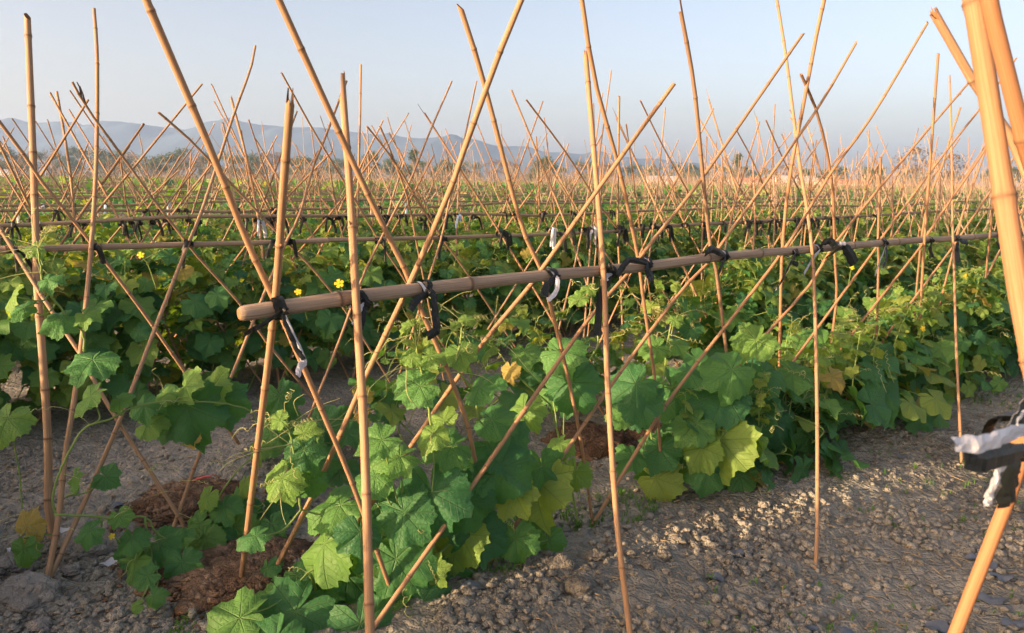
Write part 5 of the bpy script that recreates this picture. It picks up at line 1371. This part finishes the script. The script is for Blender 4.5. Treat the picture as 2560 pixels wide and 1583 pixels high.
# ------------------------------------------------------------------ far background
# mountains
prof = [(-1500, 300), (-700, 316), (-300, 296), (0, 304), (52, 298), (94, 301), (168, 300), (225, 307), (314, 296), (366, 304), (440, 314), (471, 319), (534, 304), (597, 301), (670, 307), (733, 311), (796, 314), (890, 325), (995, 333), (1047, 340), (1100, 333), (1152, 345), (1225, 356), (1309, 361), (1361, 372), (1434, 377), (1487, 379), (1550, 385), (1633, 389), (1760, 403), (1850, 416), (1950, 426), (2100, 436), (2300, 450), (2560, 462), (3200, 470)]
px = np.array([p[0] for p in prof], float); py = np.array([p[1] for p in prof], float)
hor = 433 + .0132 * px
YM = 1500.0
xs = np.arange(-2100, 1800, 11.0)
ridge_h = np.interp(xs, (px - 1280) / F * YM, np.maximum(hor - py, 0) / F * YM * 1.015)
ridge_h = ridge_h + 3.0 * fbm(xs / 30, xs * 0, seed=70, oct=3)
ts = np.linspace(0, 1, 26)
Xm, Tm = np.meshgrid(xs, ts, indexing='xy')
Hm = np.tile(ridge_h, (len(ts), 1))
env = np.where(Tm < .55, np.clip(Tm / .55, 0, 1) ** 1.2, np.clip((1 - Tm) / .45, 0, 1))
rn = fbm(Xm / 80, Tm * 5, seed=71, oct=4)
Zm = Hm * env * (1 + .30 * rn * (1 - np.abs(Tm - .55) / .55) * np.where(abs(Tm - .55) < .03, 0, 1)) - 6
Ym = YM + (Tm - .55) * 750
nx, ny = len(xs), len(ts)
i = np.arange(ny - 1)[:, None] * nx; j = np.arange(nx - 1)[None]
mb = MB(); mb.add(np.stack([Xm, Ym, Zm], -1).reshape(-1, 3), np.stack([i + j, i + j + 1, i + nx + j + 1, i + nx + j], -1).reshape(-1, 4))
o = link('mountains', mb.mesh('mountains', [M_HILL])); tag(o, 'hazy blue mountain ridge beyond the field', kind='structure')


# trees
def tree_proto(seed, h, w, kind):
    R = random.Random(seed); tr = MB(); cr = MB()
    th = h * (.12 if kind != 'bare' else .4)
    trunk = catmull([np.array([0, 0, -.3]), np.array([R.uniform(-.1, .1), 0, th * .6]), np.array([R.uniform(-.3, .3), R.uniform(-.3, .3), th * 1.4])], 4)
    tube(tr, trunk, np.linspace(.035, .018, len(trunk)) * h * .6, 6)
    cl = []
    for k in range(15):
        a = R.uniform(0, 6.28); rr = w * .5 * R.uniform(.2, .85); zz = th + (h - th) * R.uniform(.1, .92)
        c = np.array([rr * math.cos(a) * (1.25 - .75 * zz / h), rr * math.sin(a) * (1.25 - .75 * zz / h), zz]); cl.append(c)
        tube(tr, catmull([trunk[-3], (trunk[-3] + c) / 2 + [0, 0, .1 * h * R.random()], c], 3), np.linspace(.012, .004, 7) * h * .6, 5)
    nl = 2200 if kind != 'bare' else 600
    for q in range(nl):
        c = R.choice(cl); d = unit(rvec(R)) * (R.random() ** .45) * w * R.uniform(.12, .24) * np.array([1, 1, .75]); p = c + d
        x = unit(rvec(R)); y = unit(np.cross(x, rvec(R))); s = R.uniform(.014, .034) * h
        cr.add([p - x * s, p - y * s * .6, p + x * s, p + y * s * .6], [[0, 1, 2, 3]])
    return tr.mesh('trunk', [M_BARK]), cr.mesh('crown', [M_TREED if kind == 'bare' else M_TREE], False)


TP = {'round': [tree_proto(10 + i, 7, 7.5, 'round') for i in range(4)], 'tall': [tree_proto(30 + i, 9, 6, 'tall') for i in range(3)], 'bare': [tree_proto(50 + i, 8, 8, 'bare') for i in range(3)]}
R = random.Random(17)


def plant_tree(px, dist, hpx, kind, label, group, wide=1.0):
    hy = 433 + .0132 * px
    v = ray(px, hy); p = CAM + v * (dist / v[1]); p[2] = -.1
    hh = {'round': 7, 'tall': 9, 'bare': 8}[kind]
    s = (hpx / F * dist + 1.4) / hh
    t, c = R.choice(TP[kind])
    e = empty('tree', p); e.rotation_euler = (0, 0, R.uniform(0, 6.28)); e.scale = (s * wide, s * wide, s)
    link('trunk', t, e); link('crown', c, e); tag(e, label, 'tree', group)


plant_tree(1040, 230, 72, 'tall', 'tall dark tree below the mountains right of the split-topped upright', None, 1.1)
plant_tree(930, 240, 66, 'tall', 'dark tree left of the tall one below the mountains', None, 1.0)
plant_tree(1110, 260, 50, 'round', 'lower dark tree right of the tall one below the mountains', None, 1.0)
plant_tree(1360, 210, 60, 'round', 'broad olive tree beside the splintered upright', None, 1.2)
plant_tree(1480, 260, 52, 'tall', 'dark pointed tree right of the splintered upright', None, .8)
plant_tree(1845, 250, 72, 'tall', 'slim tree with a loose crown right of the dark spiked pole', None, .9)
plant_tree(2285, 200, 92, 'bare', 'bare brown tree with a wide open crown at right', None, 1.3)
plant_tree(2370, 210, 78, 'bare', 'lower bare brown tree right of the wide one', None, 1.4)
plant_tree(2180, 230, 52, 'round', 'round dull tree left of the wide bare tree', None, 1.0)
for x in np.arange(-160, 2760, 34):
    d = R.uniform(250, 420)
    left = x < 900
    plant_tree(x + R.uniform(-20, 20), d, (R.uniform(42, 66) if left else R.uniform(30, 50)) * (1.05 if x < 500 else 1), R.choice(['round', 'round', 'round', 'tall']) if R.random() < .85 else 'bare',
               'tree in the hazy tree line %s' % ('under the mountains at left' if left else ('in the middle distance' if x < 1700 else 'at the far right of the field')), 'trees of the far tree line %s' % ('left' if left else ('middle' if x < 1700 else 'right')), R.uniform(1.1, 1.6))
# low scrub at the foot of the tree line
mb = MB()
for q in range(9000):
    x = R.uniform(-300, 2900); d = R.uniform(190, 330); v = ray(x, 433 + .0132 * x); p = CAM + v * (d / v[1]); p[2] = R.uniform(.0, 2.2) * R.random() ** .5
    a = unit(rvec(R)); b = unit(np.cross(a, rvec(R))); s = R.uniform(.25, .6)
    mb.add([p - a * s, p - b * s * .6, p + a * s, p + b * s * .6], [[0, 1, 2, 3]], None, None, 0 if R.random() < .55 else 1)
o = link('scrub', mb.mesh('scrub', [M_TREE, M_TREED], False)); tag(o, 'low green and brown scrub along the far field edge', 'scrub', kind='stuff')


# low sheds on the far right
M_WALLW = mat_simple('shed_wall', (.62, .58, .53), .8, .2, (.5, .46, .42), 2); M_ROOFR = mat_simple('shed_roof_red', (.36, .13, .08), .8, .2, (.42, .18, .12), 2); M_ROOFG = mat_simple('shed_roof_grey', (.42, .43, .45), .6, .3, (.5, .5, .5), 2); M_DARK = mat_simple('shed_opening', (.03, .03, .03), .8, .1)


def shed(px, dist, w, h, dep, roof, label):
    v = ray(px, 433 + .0132 * px); p = CAM + v * (dist / v[1]); p[2] = 0
    e = empty('farm_shed', p); tag(e, label, 'shed')
    m = MB(); x, y = w / 2, dep / 2
    V = [[-x, -y, -.2], [x, -y, -.2], [x, y, -.2], [-x, y, -.2], [-x, -y, h], [x, -y, h], [x, y, h], [-x, y, h], [-x, 0, h * 1.42], [x, 0, h * 1.42]]
    m.add(V, [[0, 1, 5, 4], [1, 2, 6, 5], [2, 3, 7, 6], [3, 0, 4, 7]], [[4, 7, 8], [5, 9, 6]]); link('wall', m.mesh('wall', [M_WALLW], False), e)
    m = MB(); o_ = .35
    for t in (0, .12):
        pass
    zt = h * 1.42 + .06; ze = h - .1
    top = [[-x - o_, -y - o_, ze], [x + o_, -y - o_, ze], [x + o_, 0, zt], [-x - o_, 0, zt], [x + o_, y + o_, ze], [-x - o_, y + o_, ze]]
    V = top + [[a, b, c + .14] for a, b, c in top]
    m.add(V, [[0, 1, 2, 3], [3, 2, 4, 5], [6, 9, 8, 7], [9, 11, 10, 8], [0, 6, 7, 1], [5, 4, 10, 11], [1, 7, 8, 2], [2, 8, 10, 4], [0, 3, 9, 6], [3, 5, 11, 9]]); link('roof', m.mesh('roof', [roof], False), e)
    for k in range(3):
        m = MB(); cx = -x + w * (k + .5) / 3; ww = w * .06
        m.add([[cx - ww, -y - .02, .0], [cx + ww, -y - .02, .0], [cx + ww, -y - .02, h * .75], [cx - ww, -y - .02, h * .75], [cx - ww, -y + .05, .0], [cx + ww, -y + .05, .0], [cx + ww, -y + .05, h * .75], [cx - ww, -y + .05, h * .75]], [[0, 1, 2, 3], [0, 4, 5, 1], [3, 2, 6, 7], [0, 3, 7, 4], [1, 5, 6, 2]]); link('door', m.mesh('door', [M_DARK], False), e)


shed(1985, 180, 9, 2.2, 5, M_ROOFG, 'low pale shed with grey roof behind the tall path-footed upright')
shed(2100, 175, 10, 1.7, 5, M_ROOFR, 'long low red-roofed shed in the right distance')
shed(1870, 190, 9, 1.8, 5, M_ROOFR, 'low red-roofed shed right of the dark spiked pole')
shed(1650, 200, 7, 2.0, 5, M_ROOFG, 'small pale shed left of the dark spiked pole')
shed(8, 200, 7, 1.6, 5, M_ROOFG, 'small pale shed at the left edge under the mountains')
# a violet flowering bush and two dark bushes in the middle distance
M_VIO = mat_simple('violet_blossom', (.22, .14, .36), .7, .2, (.32, .22, .45), 2)
for px_, d_, s_, mt, lab, nm in [(1425, 95, 1.6, M_VIO, 'violet blossoming bush left of the splintered upright in the distance', 'blossom_bush'), (1645, 120, 1.0, M_TREE, 'small dark round bush far behind the black bow', 'round_bush'), (1690, 120, 1.3, M_TREE, 'larger dark round bush left of the dark spiked pole', 'round_bush')]:
    v = ray(px_, 433 + .0132 * px_); p = CAM + v * (d_ / v[1]); p[2] = 0
    e = empty(nm, p); tag(e, lab, 'bush'); m = MB()
    for q in range(500):
        d = unit(rvec(R)) * R.random() ** .3 * s_; d[2] = abs(d[2]) * .8; a = unit(rvec(R)); b = unit(np.cross(a, rvec(R))); s = s_ * .11
        m.add([d - a * s, d - b * s * .6, d + a * s, d + b * s * .6], [[0, 1, 2, 3]])
    link('crown', m.mesh('crown', [mt], False), e); m = MB(); tube(m, [[0, 0, -.1], [0, 0, s_ * .6]], [.06, .03], 6); link('trunk', m.mesh('trunk', [M_BARK]), e)

# ------------------------------------------------------------------ air
HZ = 0.0004
b = bmesh.new(); bmesh.ops.create_cube(b, size=1.0)
me = bpy.data.meshes.new('haze'); b.to_mesh(me); b.free()
o = link('haze', me); o.scale = (6000, 5000, 141); o.location = (0, 0, 68)
k = NT('haze_air'); k.t.nodes.remove(k.n('ShaderNodeValue'))
pv = k.n('ShaderNodeVolumePrincipled'); pv.inputs['Color'].default_value = (.45, .655, .985, 1); pv.inputs['Density'].default_value = HZ; pv.inputs['Anisotropy'].default_value = 0.2
k.l(pv.outputs[0], k.out.inputs['Volume']); me.materials.append(k.m)
tag(o, 'thin evening haze over the field', kind='stuff')

# ------------------------------------------------------------------ light
SUN_AZ_VEC = unit(np.array([-.84, -.54, 0])); ELEV = math.radians(9.5)
S = SUN_AZ_VEC * math.cos(ELEV) + UP * math.sin(ELEV)
ld = bpy.data.lights.new('sun', 'SUN'); ld.energy = 2.8; ld.angle = math.radians(.5); ld.color = (1, .67, .40)
lo_ = bpy.data.objects.new('sun', ld); COL.objects.link(lo_)
lo_.rotation_euler = Vector(S).to_track_quat('Z', 'Y').to_euler()
w = bpy.data.worlds.new('World'); SC.world = w; w.use_nodes = True
nt = w.node_tree; nt.nodes.clear()
sky = nt.nodes.new('ShaderNodeTexSky'); sky.sky_type = 'NISHITA'; sky.sun_disc = False
sky.sun_elevation = ELEV; sky.sun_rotation = math.atan2(S[0], S[1])
sky.air_density = 0.6; sky.dust_density = 4.4; sky.ozone_density = 1.5; sky.altitude = 0
bg = nt.nodes.new('ShaderNodeBackground'); bg.inputs[1].default_value = .09
out = nt.nodes.new('ShaderNodeOutputWorld')
wb = nt.nodes.new('ShaderNodeMix'); wb.data_type = 'RGBA'; wb.blend_type = 'MULTIPLY'; wb.inputs[0].default_value = 1; wb.inputs[7].default_value = (1.37, 1.02, .79, 1)   # white balance
nt.links.new(sky.outputs[0], wb.inputs[6]); nt.links.new(wb.outputs[2], bg.inputs[0]); nt.links.new(bg.outputs[0], out.inputs[0])

# ------------------------------------------------------------------ camera
cd = bpy.data.cameras.new('camera'); cam = bpy.data.objects.new('camera', cd); COL.objects.link(cam)
cd.sensor_fit = 'HORIZONTAL'; cd.sensor_width = 36.0; cd.lens = F / 2560 * 36.0
cd.clip_start = .02; cd.clip_end = 20000
from mathutils import Matrix
Mx = Matrix(((_r[0], _u[0], -_f[0], 0), (_r[1], _u[1], -_f[1], 0), (_r[2], _u[2], -_f[2], H), (0, 0, 0, 1)))
cam.matrix_world = Mx
cd.dof.use_dof = True; cd.dof.focus_distance = 3.2; cd.dof.aperture_fstop = 7.0
SC.camera = cam
SC.view_settings.view_transform = 'Standard'; SC.view_settings.look = 'None'
SC.view_settings.exposure = 2.47; SC.view_settings.gamma = 1.0; SC.view_settings.use_curve_mapping = False
SC.cycles.volume_bounces = 1; SC.cycles.max_bounces = 8; SC.cycles.transparent_max_bounces = 8; SC.cycles.use_denoising = True
